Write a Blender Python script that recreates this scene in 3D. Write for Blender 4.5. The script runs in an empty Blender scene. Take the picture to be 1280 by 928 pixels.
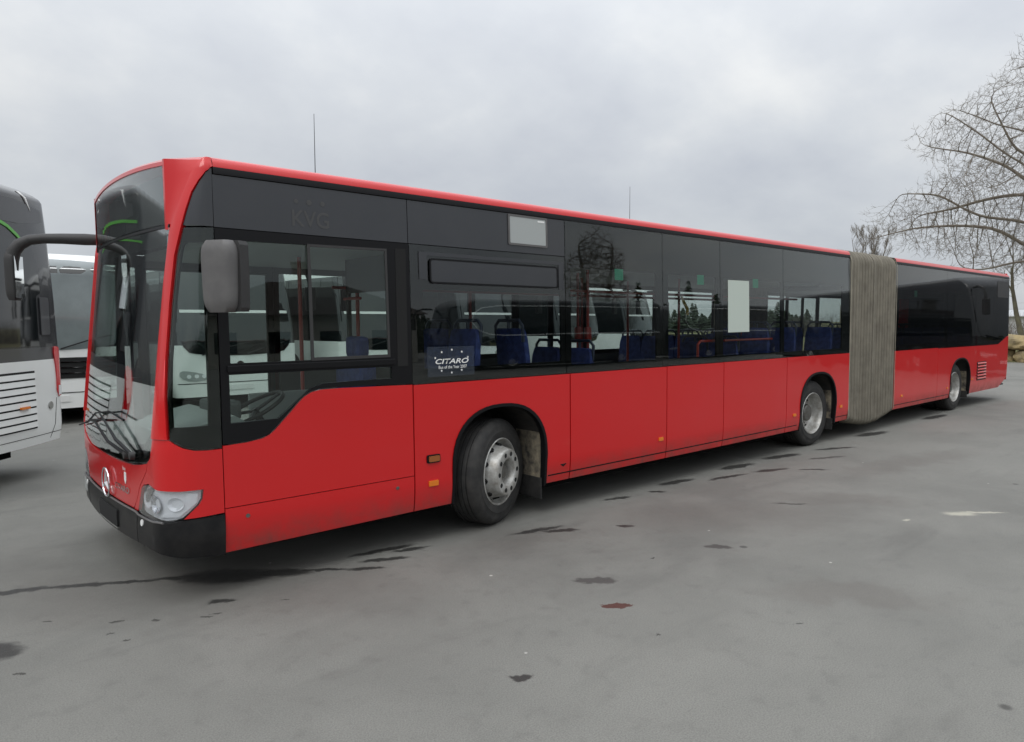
import bpy, bmesh, math, random, bisect
from math import sin, cos, pi, radians as R, hypot
from mathutils import Vector, Matrix

# ------------------------------------------------------------------ camera, sky, sun, exposure
scene = bpy.context.scene
cam_d = bpy.data.cameras.new("camera")
cam = bpy.data.objects.new("camera", cam_d)
scene.collection.objects.link(cam)
scene.camera = cam
FPX = 894.9
cam_d.sensor_fit = 'HORIZONTAL'
cam_d.sensor_width = 36.0
cam_d.lens = 36.0 * FPX / 1280.0
cam_d.shift_x = -77.84 / 1280.0
cam_d.shift_y = 3.75 / 1280.0
cam_d.clip_start = 0.05
cam_d.clip_end = 3000
_d = Vector((0.69388804, 0.71642629, -0.07247597))
_r = Vector((0.71815385, -0.69587735, -0.00312471))
_u = Vector((0.05267301, 0.0498807, 0.99736526))
cam.matrix_world = Matrix(((_r.x, _u.x, -_d.x, -1.2204), (_r.y, _u.y, -_d.y, -4.9877), (_r.z, _u.z, -_d.z, 1.8336), (0, 0, 0, 1)))

SUN_EL, SUN_AZ = R(48), R(245)     # azimuth measured from +Y clockwise
world = bpy.data.worlds.new("World")
scene.world = world
world.use_nodes = True
nt = world.node_tree
nt.nodes.clear()
def N(t, **kw):
    n = nt.nodes.new(t)
    for k, v in kw.items():
        setattr(n, k, v)
    return n
out = N('ShaderNodeOutputWorld')
mixs = N('ShaderNodeMixShader'); mixs.inputs[0].default_value = 0.92
bgs = N('ShaderNodeBackground'); bgs.inputs[1].default_value = 0.08
sky = N('ShaderNodeTexSky', sky_type='NISHITA'); sky.sun_disc = False
sky.sun_elevation = SUN_EL; sky.sun_rotation = SUN_AZ
nt.links.new(sky.outputs[0], bgs.inputs[0])
tc = N('ShaderNodeTexCoord')
sep = N('ShaderNodeSeparateXYZ'); nt.links.new(tc.outputs['Generated'], sep.inputs[0])
def M(op, a, b=None, c=None, clamp=False):
    n = N('ShaderNodeMath', operation=op); n.use_clamp = clamp
    for i, v in enumerate((a, b, c)):
        if v is None: continue
        if isinstance(v, (int, float)): n.inputs[i].default_value = v
        else: nt.links.new(v, n.inputs[i])
    return n.outputs[0]
zc = M('MAXIMUM', sep.outputs[2], 0.0)
den = M('ADD', zc, 0.42)
cx_ = M('DIVIDE', sep.outputs[0], den); cy_ = M('DIVIDE', sep.outputs[1], den)
comb = N('ShaderNodeCombineXYZ'); nt.links.new(cx_, comb.inputs[0]); nt.links.new(cy_, comb.inputs[1])
n1 = N('ShaderNodeTexNoise'); n1.inputs['Scale'].default_value = 1.05; n1.inputs['Detail'].default_value = 6; n1.inputs['Roughness'].default_value = 0.52
n1.inputs['Distortion'].default_value = 0.5
nt.links.new(comb.outputs[0], n1.inputs['Vector'])
n2 = N('ShaderNodeTexNoise'); n2.inputs['Scale'].default_value = 4.0; n2.inputs['Detail'].default_value = 5; n2.inputs['Roughness'].default_value = 0.55
nt.links.new(comb.outputs[0], n2.inputs['Vector'])
mixn = M('ADD', M('MULTIPLY', n1.outputs['Fac'], 0.70), M('MULTIPLY', n2.outputs['Fac'], 0.30))
ramp = N('ShaderNodeValToRGB'); nt.links.new(mixn, ramp.inputs[0])
e = ramp.color_ramp.elements
e[0].position = 0.36; e[0].color = (0.425, 0.446, 0.485, 1)
e[1].position = 0.66; e[1].color = (0.650, 0.655, 0.648, 1)
m1 = ramp.color_ramp.elements.new(0.50); m1.color = (0.505, 0.525, 0.550, 1)
gain = M('ADD', 0.92, M('MULTIPLY', M('POWER', zc, 2.0), 2.6))
vm = N('ShaderNodeVectorMath', operation='SCALE'); nt.links.new(ramp.outputs[0], vm.inputs[0]); nt.links.new(gain, vm.inputs['Scale'])
bgc = N('ShaderNodeBackground'); bgc.inputs[1].default_value = 1.0
nt.links.new(vm.outputs[0], bgc.inputs[0])
nt.links.new(bgs.outputs[0], mixs.inputs[1]); nt.links.new(bgc.outputs[0], mixs.inputs[2])
nt.links.new(mixs.outputs[0], out.inputs[0])

sun_d = bpy.data.lights.new("sun", 'SUN')
sun_d.energy = 0.6; sun_d.angle = R(25); sun_d.color = (1.0, 0.97, 0.93)
sun = bpy.data.objects.new("sun", sun_d); scene.collection.objects.link(sun)
sv = Vector((sin(SUN_AZ) * cos(SUN_EL), cos(SUN_AZ) * cos(SUN_EL), sin(SUN_EL)))
sun.rotation_euler = sv.to_track_quat('Z', 'Y').to_euler()
sun.location = (0, -20, 30)

vs_ = scene.view_settings
vs_.view_transform = 'Standard'; vs_.look = 'None'; vs_.exposure = 0.36; vs_.gamma = 1.0
vs_.use_curve_mapping = False
scene.cycles.transparent_max_bounces = 24
scene.cycles.max_bounces = 10

# ------------------------------------------------------------------ materials
MATS = {}
def pm(name, col, rough=0.5, metal=0.0, coat=0.0, spec=0.5, bump=None, var=None, emit=None):
    m = bpy.data.materials.new(name); m.use_nodes = True
    t = m.node_tree; b = t.nodes['Principled BSDF']
    b.inputs['Base Color'].default_value = (*col, 1)
    b.inputs['Roughness'].default_value = rough
    b.inputs['Metallic'].default_value = metal
    b.inputs['Coat Weight'].default_value = coat
    b.inputs['Coat Roughness'].default_value = 0.04
    b.inputs['Specular IOR Level'].default_value = spec
    geo = t.nodes.new('ShaderNodeTexCoord')
    if var:   # (scale, amount, second colour)
        sc, amt, c2 = var
        n = t.nodes.new('ShaderNodeTexNoise'); n.inputs['Scale'].default_value = sc
        n.inputs['Detail'].default_value = 6; n.inputs['Roughness'].default_value = 0.62
        t.links.new(geo.outputs['Object'], n.inputs['Vector'])
        mr = t.nodes.new('ShaderNodeMapRange'); mr.inputs[1].default_value = 0.38; mr.inputs[2].default_value = 0.70
        mr.inputs[3].default_value = 0; mr.inputs[4].default_value = amt
        t.links.new(n.outputs['Fac'], mr.inputs[0])
        mx = t.nodes.new('ShaderNodeMix'); mx.data_type = 'RGBA'
        mx.inputs[6].default_value = (*col, 1); mx.inputs[7].default_value = (*c2, 1)
        t.links.new(mr.outputs[0], mx.inputs[0]); t.links.new(mx.outputs[2], b.inputs['Base Color'])
    if bump:  # (scale, strength, distance)
        n = t.nodes.new('ShaderNodeTexNoise'); n.inputs['Scale'].default_value = bump[0]; n.inputs['Detail'].default_value = 4
        t.links.new(geo.outputs['Object'], n.inputs['Vector'])
        bp = t.nodes.new('ShaderNodeBump'); bp.inputs['Strength'].default_value = bump[1]; bp.inputs['Distance'].default_value = bump[2]
        t.links.new(n.outputs['Fac'], bp.inputs['Height']); t.links.new(bp.outputs[0], b.inputs['Normal'])
    if emit:
        b.inputs['Emission Color'].default_value = (*emit[0], 1); b.inputs['Emission Strength'].default_value = emit[1]
    MATS[name] = m
    return m

def glass(name, tint, f0=0.045, gcol=(1, 1, 1), wavy=0.0):
    m = bpy.data.materials.new(name); m.use_nodes = True
    t = m.node_tree; t.nodes.clear()
    o = t.nodes.new('ShaderNodeOutputMaterial')
    tr = t.nodes.new('ShaderNodeBsdfTransparent'); tr.inputs[0].default_value = (*tint, 1)
    gl = t.nodes.new('ShaderNodeBsdfGlossy'); gl.inputs['Roughness'].default_value = 0.0; gl.inputs['Color'].default_value = (*gcol, 1)
    lw = t.nodes.new('ShaderNodeLayerWeight'); lw.inputs[0].default_value = 0.5
    p = t.nodes.new('ShaderNodeMath'); p.operation = 'POWER'; p.inputs[1].default_value = 4.2
    t.links.new(lw.outputs['Facing'], p.inputs[0])
    q = t.nodes.new('ShaderNodeMath'); q.operation = 'MULTIPLY_ADD'; q.inputs[1].default_value = 1 - f0; q.inputs[2].default_value = f0
    t.links.new(p.outputs[0], q.inputs[0])
    mx = t.nodes.new('ShaderNodeMixShader')
    t.links.new(q.outputs[0], mx.inputs[0]); t.links.new(tr.outputs[0], mx.inputs[1]); t.links.new(gl.outputs[0], mx.inputs[2])
    t.links.new(mx.outputs[0], o.inputs[0])
    if wavy:
        g = t.nodes.new('ShaderNodeTexCoord')
        n = t.nodes.new('ShaderNodeTexNoise'); n.inputs['Scale'].default_value = 1.1; n.inputs['Detail'].default_value = 0
        t.links.new(g.outputs['Object'], n.inputs['Vector'])
        bp = t.nodes.new('ShaderNodeBump'); bp.inputs['Strength'].default_value = 1.0; bp.inputs['Distance'].default_value = wavy
        t.links.new(n.outputs['Fac'], bp.inputs['Height'])
        t.links.new(bp.outputs[0], gl.inputs['Normal'])
    MATS[name] = m
    return m

def red_paint():
    m = pm('red_paint', (0.58, 0.0095, 0.0105), 0.34, coat=0.6, spec=0.3)
    t = m.node_tree; b = t.nodes['Principled BSDF']
    g = t.nodes.new('ShaderNodeNewGeometry'); s = t.nodes.new('ShaderNodeSeparateXYZ'); t.links.new(g.outputs['Position'], s.inputs[0])
    # splashed road dirt along the sill, patchy, plus faint streaks
    n = t.nodes.new('ShaderNodeTexNoise'); n.inputs['Scale'].default_value = 5; n.inputs['Detail'].default_value = 8; n.inputs['Roughness'].default_value = 0.7
    t.links.new(g.outputs['Position'], n.inputs['Vector'])
    a = t.nodes.new('ShaderNodeMapRange'); a.inputs[1].default_value = 0.30; a.inputs[2].default_value = 0.52; a.inputs[3].default_value = 1.0; a.inputs[4].default_value = 0.0
    t.links.new(s.outputs[2], a.inputs[0])
    mu = t.nodes.new('ShaderNodeMath'); mu.operation = 'MULTIPLY'; t.links.new(a.outputs[0], mu.inputs[0])
    n2 = t.nodes.new('ShaderNodeMapRange'); n2.inputs[1].default_value = 0.35; n2.inputs[2].default_value = 0.7; n2.inputs[3].default_value = 0.1; n2.inputs[4].default_value = 1.0
    t.links.new(n.outputs['Fac'], n2.inputs[0]); t.links.new(n2.outputs[0], mu.inputs[1])
    mx = t.nodes.new('ShaderNodeMix'); mx.data_type = 'RGBA'; mx.inputs[6].default_value = (0.58, 0.0095, 0.0105, 1); mx.inputs[7].default_value = (0.14, 0.055, 0.045, 1)
    t.links.new(mu.outputs[0], mx.inputs[0])
    # slow tone variation of old paint
    n3 = t.nodes.new('ShaderNodeTexNoise'); n3.inputs['Scale'].default_value = 1.1; n3.inputs['Detail'].default_value = 3
    t.links.new(g.outputs['Position'], n3.inputs['Vector'])
    r3 = t.nodes.new('ShaderNodeMapRange'); r3.inputs[1].default_value = 0.3; r3.inputs[2].default_value = 0.7; r3.inputs[3].default_value = 0.0; r3.inputs[4].default_value = 0.30
    t.links.new(n3.outputs['Fac'], r3.inputs[0])
    mx2 = t.nodes.new('ShaderNodeMix'); mx2.data_type = 'RGBA'; mx2.inputs[7].default_value = (0.60, 0.017, 0.024, 1)
    t.links.new(r3.outputs[0], mx2.inputs[0]); t.links.new(mx.outputs[2], mx2.inputs[6]); t.links.new(mx2.outputs[2], b.inputs['Base Color'])
    rr = t.nodes.new('ShaderNodeMapRange'); rr.inputs[3].default_value = 0.30; rr.inputs[4].default_value = 0.75
    t.links.new(mu.outputs[0], rr.inputs[0]); t.links.new(rr.outputs[0], b.inputs['Roughness'])
    bp = t.nodes.new('ShaderNodeBump'); bp.inputs['Strength'].default_value = 0.35; bp.inputs['Distance'].default_value = 0.012
    n4 = t.nodes.new('ShaderNodeTexNoise'); n4.inputs['Scale'].default_value = 2.2; n4.inputs['Detail'].default_value = 1
    t.links.new(g.outputs['Position'], n4.inputs['Vector']); t.links.new(n4.outputs['Fac'], bp.inputs['Height'])
    t.links.new(bp.outputs[0], b.inputs['Normal']); t.links.new(bp.outputs[0], b.inputs['Coat Normal'])
    return m

RED = red_paint()
BLK = pm('black_trim', (0.007, 0.007, 0.008), 0.42, spec=0.2)
BLKG = pm('black_print', (0.003, 0.003, 0.003), 0.4, spec=0.08)
PANEL = pm('grey_black_panel', (0.026, 0.028, 0.032), 0.22, coat=0.35, var=(3.0, 0.5, (0.034, 0.035, 0.038)))
BUMP = pm('black_bumper_plastic', (0.007, 0.007, 0.008), 0.40, coat=0.06, spec=0.25, bump=(220, 0.15, 0.002), var=(6, 0.5, (0.03, 0.028, 0.026)))
RUB = pm('tyre_rubber', (0.016, 0.016, 0.016), 0.8, var=(9, 0.7, (0.05, 0.047, 0.043)), bump=(60, 0.2, 0.003))
RIM = pm('silver_rim', (0.50, 0.50, 0.48), 0.42, metal=0.35, var=(14, 0.8, (0.20, 0.18, 0.15)))
HUBM = pm('hub_steel', (0.15, 0.15, 0.14), 0.5, metal=0.5, var=(30, 0.9, (0.10, 0.085, 0.07)))
HOLE = pm('dark_recess', (0.008, 0.008, 0.008), 0.9)
MUD = pm('mud_caked_liner', (0.05, 0.045, 0.04), 0.95, var=(7, 1.0, (0.36, 0.31, 0.22)), bump=(18, 0.5, 0.01))
LIN = pm('wheel_liner', (0.02, 0.02, 0.02), 0.9, var=(6, 0.6, (0.07, 0.06, 0.05)))
UND = pm('underbody', (0.008, 0.008, 0.008), 0.98, spec=0.05)
MIRG = pm('mirror_housing_grey', (0.100, 0.096, 0.095), 0.62, bump=(300, 0.2, 0.002), var=(8, 0.5, (0.15, 0.145, 0.14)))
MIRD = pm('mirror_housing_dark', (0.030, 0.029, 0.029), 0.55)
MIRR = pm('mirror_glass', (0.8, 0.82, 0.82), 0.02, metal=1.0)
CHR = pm('chrome', (0.75, 0.76, 0.78), 0.08, metal=1.0)
AMB = pm('amber_lens', (0.75, 0.19, 0.01), 0.25, coat=0.5)
AMBD = pm('amber_lens_dark', (0.30, 0.09, 0.015), 0.3, coat=0.5)
WHT = pm('white_paint', (0.86, 0.87, 0.85), 0.3, coat=0.5, var=(1.5, 0.4, (0.78, 0.79, 0.76)))
WHTM = pm('white_matt', (0.78, 0.78, 0.76), 0.6)
PAPER = pm('paper', (0.50, 0.56, 0.50), 0.8)
GREYB = pm('grey_box', (0.36, 0.38, 0.37), 0.4, coat=0.3)
INT = pm('interior_grey', (0.22, 0.23, 0.23), 0.7, var=(2, 0.4, (0.16, 0.17, 0.17)))
INTD = pm('interior_dark', (0.045, 0.048, 0.05), 0.7)
CEIL = pm('interior_ceiling', (0.22, 0.23, 0.22), 0.6)
FLR = pm('interior_floor', (0.07, 0.07, 0.075), 0.7)
BLUE = pm('seat_blue', (0.010, 0.018, 0.10), 0.8, bump=(80, 0.3, 0.004), var=(16, 1.0, (0.03, 0.05, 0.20)))
BLUEP = pm('seat_shell', (0.02, 0.024, 0.045), 0.4)
POLE = pm('red_pole', (0.26, 0.015, 0.010), 0.35, coat=0.4)
YEL = pm('yellow_strap', (0.65, 0.42, 0.02), 0.6)
GRN = pm('green_sign', (0.02, 0.17, 0.10), 0.5)
BELL = pm('bellows_fabric', (0.205, 0.187, 0.148), 0.88, var=(3.2, 1.0, (0.125, 0.112, 0.088)), bump=(90, 0.25, 0.003))
BELLT = pm('bellows_fabric_worn', (0.34, 0.31, 0.24), 0.9, var=(5, 0.8, (0.22, 0.2, 0.155)))
ALU = pm('aluminium', (0.42, 0.42, 0.40), 0.45, metal=0.8)
LENS = glass('headlamp_lens', (0.93, 0.94, 0.95), 0.06)
REFL = pm('lamp_reflector', (0.86, 0.87, 0.9), 0.12, metal=1.0)
REFLM = pm('lamp_bezel', (0.82, 0.83, 0.84), 0.35, metal=0.15)
LAMPW = pm('lamp_white', (0.82, 0.83, 0.84), 0.2, coat=0.5)
REDL = pm('red_lens', (0.60, 0.012, 0.020), 0.18, coat=0.8)
GL_SIDE = glass('tinted_side_glass', (0.83, 0.87, 0.86), 0.040, wavy=0.0010)
GL_DRV = glass('driver_glass', (0.92, 0.98, 0.95), 0.032, wavy=0.0010)
GL_WS = glass('windscreen_glass', (0.86, 0.92, 0.90), 0.075, wavy=0.0008)
GL_DARK = glass('dark_tinted_glass', (0.40, 0.42, 0.42), 0.040, wavy=0.0010)
DGLASS = pm('dark_window', (0.010, 0.012, 0.013), 0.04, spec=0.7, coat=0.5)
CGREY = pm('coach_anthracite', (0.020, 0.021, 0.024), 0.22, coat=0.6, var=(2, 0.5, (0.03, 0.03, 0.033)))
MIDG = pm('painted_sky_screen_glass', (0.20, 0.23, 0.23), 0.12, coat=0.6, var=(1.2, 0.8, (0.12, 0.14, 0.14)))  # pale base colour stands in for sky reflected in the curved windscreen
CGREY2 = pm('coach_grey', (0.055, 0.056, 0.06), 0.3, coat=0.5)
GREENS = pm('green_stripe', (0.10, 0.42, 0.05), 0.35, coat=0.4)
STK = bpy.data.materials.new('sticker_film'); STK.use_nodes = True
_t = STK.node_tree; _b = _t.nodes['Principled BSDF']; _b.inputs['Base Color'].default_value = (0.13, 0.16, 0.21, 1); _b.inputs['Alpha'].default_value = 0.10
GHOST = pm('faded_lettering', (0.052, 0.052, 0.052), 0.5)
BARK = pm('bark', (0.115, 0.100, 0.078), 0.95, var=(3, 0.9, (0.17, 0.165, 0.10)), bump=(8, 0.6, 0.03))
TWIG = pm('twig', (0.150, 0.125, 0.105), 0.95)
OAK = pm('oak_bark', (0.17, 0.142, 0.115), 0.95, var=(2, 0.8, (0.20, 0.18, 0.14)))
GRASS = pm('dry_grass', (0.20, 0.175, 0.085), 0.95, var=(0.8, 1.0, (0.14, 0.15, 0.06)), bump=(9, 0.9, 0.1))
STONE = pm('boulder_stone', (0.44, 0.34, 0.17), 0.9, var=(2.2, 1.0, (0.20, 0.165, 0.11)), bump=(4, 0.9, 0.12))
CONI = pm('conifer_needles', (0.022, 0.035, 0.018), 0.9, var=(0.7, 0.8, (0.04, 0.055, 0.025)))
WALLH = pm('house_render', (0.50, 0.48, 0.43), 0.9)
ROOFH = pm('roof_tiles', (0.07, 0.055, 0.05), 0.85)
METF = pm('shed_wall', (0.42, 0.43, 0.44), 0.6)
WOODP = pm('fence_post_wood', (0.22, 0.19, 0.15), 0.9)

# ------------------------------------------------------------------ helpers
COL = scene.collection
def link(name, me, mat=None, parent=None, smooth=False):
    o = bpy.data.objects.new(name, me)
    COL.objects.link(o)
    if mat is not None:
        for m in (mat if isinstance(mat, (list, tuple)) else [mat]): me.materials.append(m)
    if smooth:
        for p in me.polygons: p.use_smooth = True
    if parent is not None: o.parent = parent
    return o
def tag(o, label=None, cat=None, group=None, kind=None):
    if label: o['label'] = label
    if cat: o['category'] = cat
    if group: o['group'] = group
    if kind: o['kind'] = kind
    return o
def empty(name, loc=(0, 0, 0), rz=0):
    o = bpy.data.objects.new(name, None); COL.objects.link(o); o.location = loc; o.rotation_euler = (0, 0, rz)
    o.empty_display_size = 0.2
    return o

class MB:
    def __init__(s): s.v = []; s.f = []
    def add(s, vs, fs):
        b = len(s.v); s.v += [tuple(p) for p in vs]; s.f += [tuple(i + b for i in f) for f in fs]
    def box(s, a, b, bev=0.0):
        x0, y0, z0 = a; x1, y1, z1 = b
        if x0 > x1: x0, x1 = x1, x0
        if y0 > y1: y0, y1 = y1, y0
        if z0 > z1: z0, z1 = z1, z0
        if bev <= 0:
            s.add([(x0, y0, z0), (x1, y0, z0), (x1, y1, z0), (x0, y1, z0), (x0, y0, z1), (x1, y0, z1), (x1, y1, z1), (x0, y1, z1)],
                  [(3, 2, 1, 0), (4, 5, 6, 7), (0, 1, 5, 4), (1, 2, 6, 5), (2, 3, 7, 6), (3, 0, 4, 7)])
        else:
            bm = bmesh.new(); bmesh.ops.create_cube(bm, size=1)
            for v in bm.verts: v.co = Vector(((x0 + x1) / 2 + v.co.x * (x1 - x0), (y0 + y1) / 2 + v.co.y * (y1 - y0), (z0 + z1) / 2 + v.co.z * (z1 - z0)))
            bmesh.ops.bevel(bm, geom=bm.edges[:], offset=bev, segments=2, profile=0.6, affect='EDGES')
            s.bm(bm)
        return s
    def bm(s, bm, mtx=None):
        bm.verts.index_update()
        s.add([(mtx @ v.co if mtx else v.co)[:] for v in bm.verts], [[v.index for v in f.verts] for f in bm.faces]); bm.free()
    def tube(s, pts, r, n=8, cap=True):
        pts = [Vector(p) for p in pts]; rs = r if isinstance(r, (list, tuple)) else [r] * len(pts)
        b = len(s.v); prev = None
        for i, p in enumerate(pts):
            t = (pts[min(i + 1, len(pts) - 1)] - pts[max(i - 1, 0)]).normalized()
            if prev is None:
                a = Vector((0, 0, 1)) if abs(t.z) < 0.9 else Vector((1, 0, 0))
                prev = t.cross(a).normalized()
            nrm = (prev - t * prev.dot(t)).normalized(); prev = nrm; bn = t.cross(nrm)
            for k in range(n):
                a = 2 * pi * k / n
                s.v.append(tuple(p + (nrm * cos(a) + bn * sin(a)) * rs[i]))
        for i in range(len(pts) - 1):
            for k in range(n):
                a0 = b + i * n + k; a1 = b + i * n + (k + 1) % n
                s.f.append((a0, a1, a1 + n, a0 + n))
        if cap:
            s.f.append(tuple(b + k for k in reversed(range(n)))); s.f.append(tuple(b + (len(pts) - 1) * n + k for k in range(n)))
        return s
    def lathe(s, prof, n=48, mtx=None, axis='Y', closed=False):
        # prof: (radius, out) ; axis points to -Y (outwards)
        b = len(s.v)
        for r_, o_ in prof:
            for k in range(n):
                a = 2 * pi * k / n
                p = Vector((r_ * cos(a), -o_, r_ * sin(a)))
                s.v.append(tuple(mtx @ p if mtx else p))
        m = len(prof)
        for i in range(m - 1 if not closed else m):
            i2 = (i + 1) % m
            for k in range(n):
                k2 = (k + 1) % n
                s.f.append((b + i * n + k, b + i * n + k2, b + i2 * n + k2, b + i2 * n + k))
        return s
    def grid(s, rows, closed=False):
        b = len(s.v); n = len(rows[0])
        for r_ in rows: s.v += [tuple(p) for p in r_]
        for i in range(len(rows) - 1):
            for k in range(n if closed else n - 1):
                k2 = (k + 1) % n
                s.f.append((b + i * n + k, b + i * n + k2, b + (i + 1) * n + k2, b + (i + 1) * n + k))
        return s
    def build(s, name, mat, parent=None, smooth=False, sharp=None):
        me = bpy.data.meshes.new(name); me.from_pydata(s.v, [], s.f); me.update()
        bm = bmesh.new(); bm.from_mesh(me); bmesh.ops.recalc_face_normals(bm, faces=bm.faces)
        if smooth:
            for f in bm.faces: f.smooth = True
            for e_ in bm.edges:
                if len(e_.link_faces) == 2 and e_.calc_face_angle(0) > R(sharp or 35): e_.smooth = False
        bm.to_mesh(me); bm.free()
        return link(name, me, mat, parent)

def smooth_poly(pts, it=1, keep=None):
    # Chaikin corner cutting for closed outlines
    for _ in range(it):
        o = []
        n = len(pts)
        for i in range(n):
            a, b = pts[i], pts[(i + 1) % n]
            o.append((a[0] * .75 + b[0] * .25, a[1] * .75 + b[1] * .25)); o.append((a[0] * .25 + b[0] * .75, a[1] * .25 + b[1] * .75))
        pts = o
    return pts
def rrect(u0, v0, u1, v1, r, n=4):
    o = []
    for cx, cy, a0 in ((u1 - r, v1 - r, 0), (u0 + r, v1 - r, 90), (u0 + r, v0 + r, 180), (u1 - r, v0 + r, 270)):
        for k in range(n + 1):
            a = R(a0 + 90 * k / n); o.append((cx + r * cos(a), cy + r * sin(a)))
    return o
def circ(u, v, r, n=20, rv=None):
    return [(u + r * cos(2 * pi * k / n), v + (rv or r) * sin(2 * pi * k / n)) for k in range(n)]

def panel_mb(mb, polys, mapfn, off=0.0, thick=0.012, us=(), vs=()):
    """polys: list of loops (first outer, others holes) in (u,v); wrapped on mapfn(u,v,off)"""
    bm = bmesh.new(); edges = []
    for lp in polys:
        vv = [bm.verts.new((p[0], p[1], 0)) for p in lp]
        for i in range(len(vv)): edges.append(bm.edges.new((vv[i], vv[(i + 1) % len(vv)])))
    bmesh.ops.triangle_fill(bm, edges=edges, use_beauty=True, use_dissolve=False)
    if len(polys) == 1 and len(bm.faces) == 0:
        bm.faces.new(bm.verts)
    umin = min(p[0] for p in polys[0]); umax = max(p[0] for p in polys[0]); vmin = min(p[1] for p in polys[0]); vmax = max(p[1] for p in polys[0])
    for u in us:
        if umin + 1e-4 < u < umax - 1e-4:
            bmesh.ops.bisect_plane(bm, geom=bm.verts[:] + bm.edges[:] + bm.faces[:], plane_co=(u, 0, 0), plane_no=(1, 0, 0))
    for v in vs:
        if vmin + 1e-4 < v < vmax - 1e-4:
            bmesh.ops.bisect_plane(bm, geom=bm.verts[:] + bm.edges[:] + bm.faces[:], plane_co=(0, v, 0), plane_no=(0, 1, 0))
    for f in bm.faces:
        f.normal_update()
        if f.normal.z < 0: f.normal_flip()
    bm.verts.index_update()
    n = len(bm.verts)
    top = [mapfn(v.co.x, v.co.y, off) for v in bm.verts]
    bot = [mapfn(v.co.x, v.co.y, off - thick) for v in bm.verts]
    fs = [tuple(v.index for v in f.verts) for f in bm.faces]
    uvs = [(v.co.x, v.co.y) for v in bm.verts]
    bedges = []
    for e_ in bm.edges:
        if len(e_.link_faces) == 1:
            l = e_.link_loops[0]; bedges.append((l.vert.index, l.link_loop_next.vert.index))
    bm.free()
    nr = []
    for p in uvs:
        h = .004
        du = mapfn(p[0] + h, p[1], off) - mapfn(p[0] - h, p[1], off); dv = mapfn(p[0], p[1] + h, off) - mapfn(p[0], p[1] - h, off)
        q = du.cross(dv); q = q.normalized() if q.length > 1e-9 else Vector((0, 0, 1))
        o_ = mapfn(p[0], p[1], off + .01) - mapfn(p[0], p[1], off)
        nr.append(q if q.dot(o_) > 0 else -q)
    base = len(mb.v)
    mb.nrm = getattr(mb, 'nrm', {})
    for i, q in enumerate(nr): mb.nrm[base + i] = q; mb.nrm[base + n + i] = -q
    mb.add(top, fs); mb.add(bot, [tuple(reversed(f)) for f in fs])
    side_v = []; side_f = []
    for a, b in bedges:
        i = len(side_v); side_v += [top[a], top[b], bot[b], bot[a]]; side_f.append((i + 1, i, i + 3, i + 2))
    mb.add(side_v, side_f)
def raw_build(mb, name, mat, parent, smooth_faces=True):
    me = bpy.data.meshes.new(name); me.from_pydata(mb.v, [], mb.f); me.update()
    o = link(name, me, mat, parent)
    if smooth_faces:
        for p in me.polygons: p.use_smooth = True
        nd = getattr(mb, 'nrm', {}); ln = []
        for p in me.polygons:
            pn = p.normal.copy()
            for li in p.loop_indices: ln.append(nd.get(me.loops[li].vertex_index, pn)[:])
        me.normals_split_custom_set(ln)
    return o
def panel(name, polys, mapfn, mat, parent, off=0.0, thick=0.012, us=(), vs=()):
    if isinstance(polys[0][0], (int, float)): polys = [polys]
    mb = MB(); panel_mb(mb, polys, mapfn, off, thick, us, vs)
    return raw_build(mb, name, mat, parent)

def text_mesh(txt, mapfn, u0, v0, width, height, name, mat, parent, off=0.003, shear=0.0, bold=0.0):
    cu = bpy.data.curves.new(name, 'FONT'); cu.body = txt; cu.size = 1; cu.shear = shear; cu.offset = bold
    o = bpy.data.objects.new(name, cu); COL.objects.link(o)
    bpy.context.view_layer.update()
    dg = bpy.context.evaluated_depsgraph_get()
    me = bpy.data.meshes.new_from_object(o.evaluated_get(dg))
    COL.objects.unlink(o); bpy.data.objects.remove(o)
    xs = [v.co.x for v in me.vertices]; ys = [v.co.y for v in me.vertices]
    x0, x1, y0, y1 = min(xs), max(xs), min(ys), max(ys)
    for v in me.vertices:
        v.co = mapfn(u0 + (v.co.x - x0) / (x1 - x0) * width, v0 + (v.co.y - y0) / (y1 - y0) * height, off)
    me.update()
    return link(name, me, mat, parent)

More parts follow.
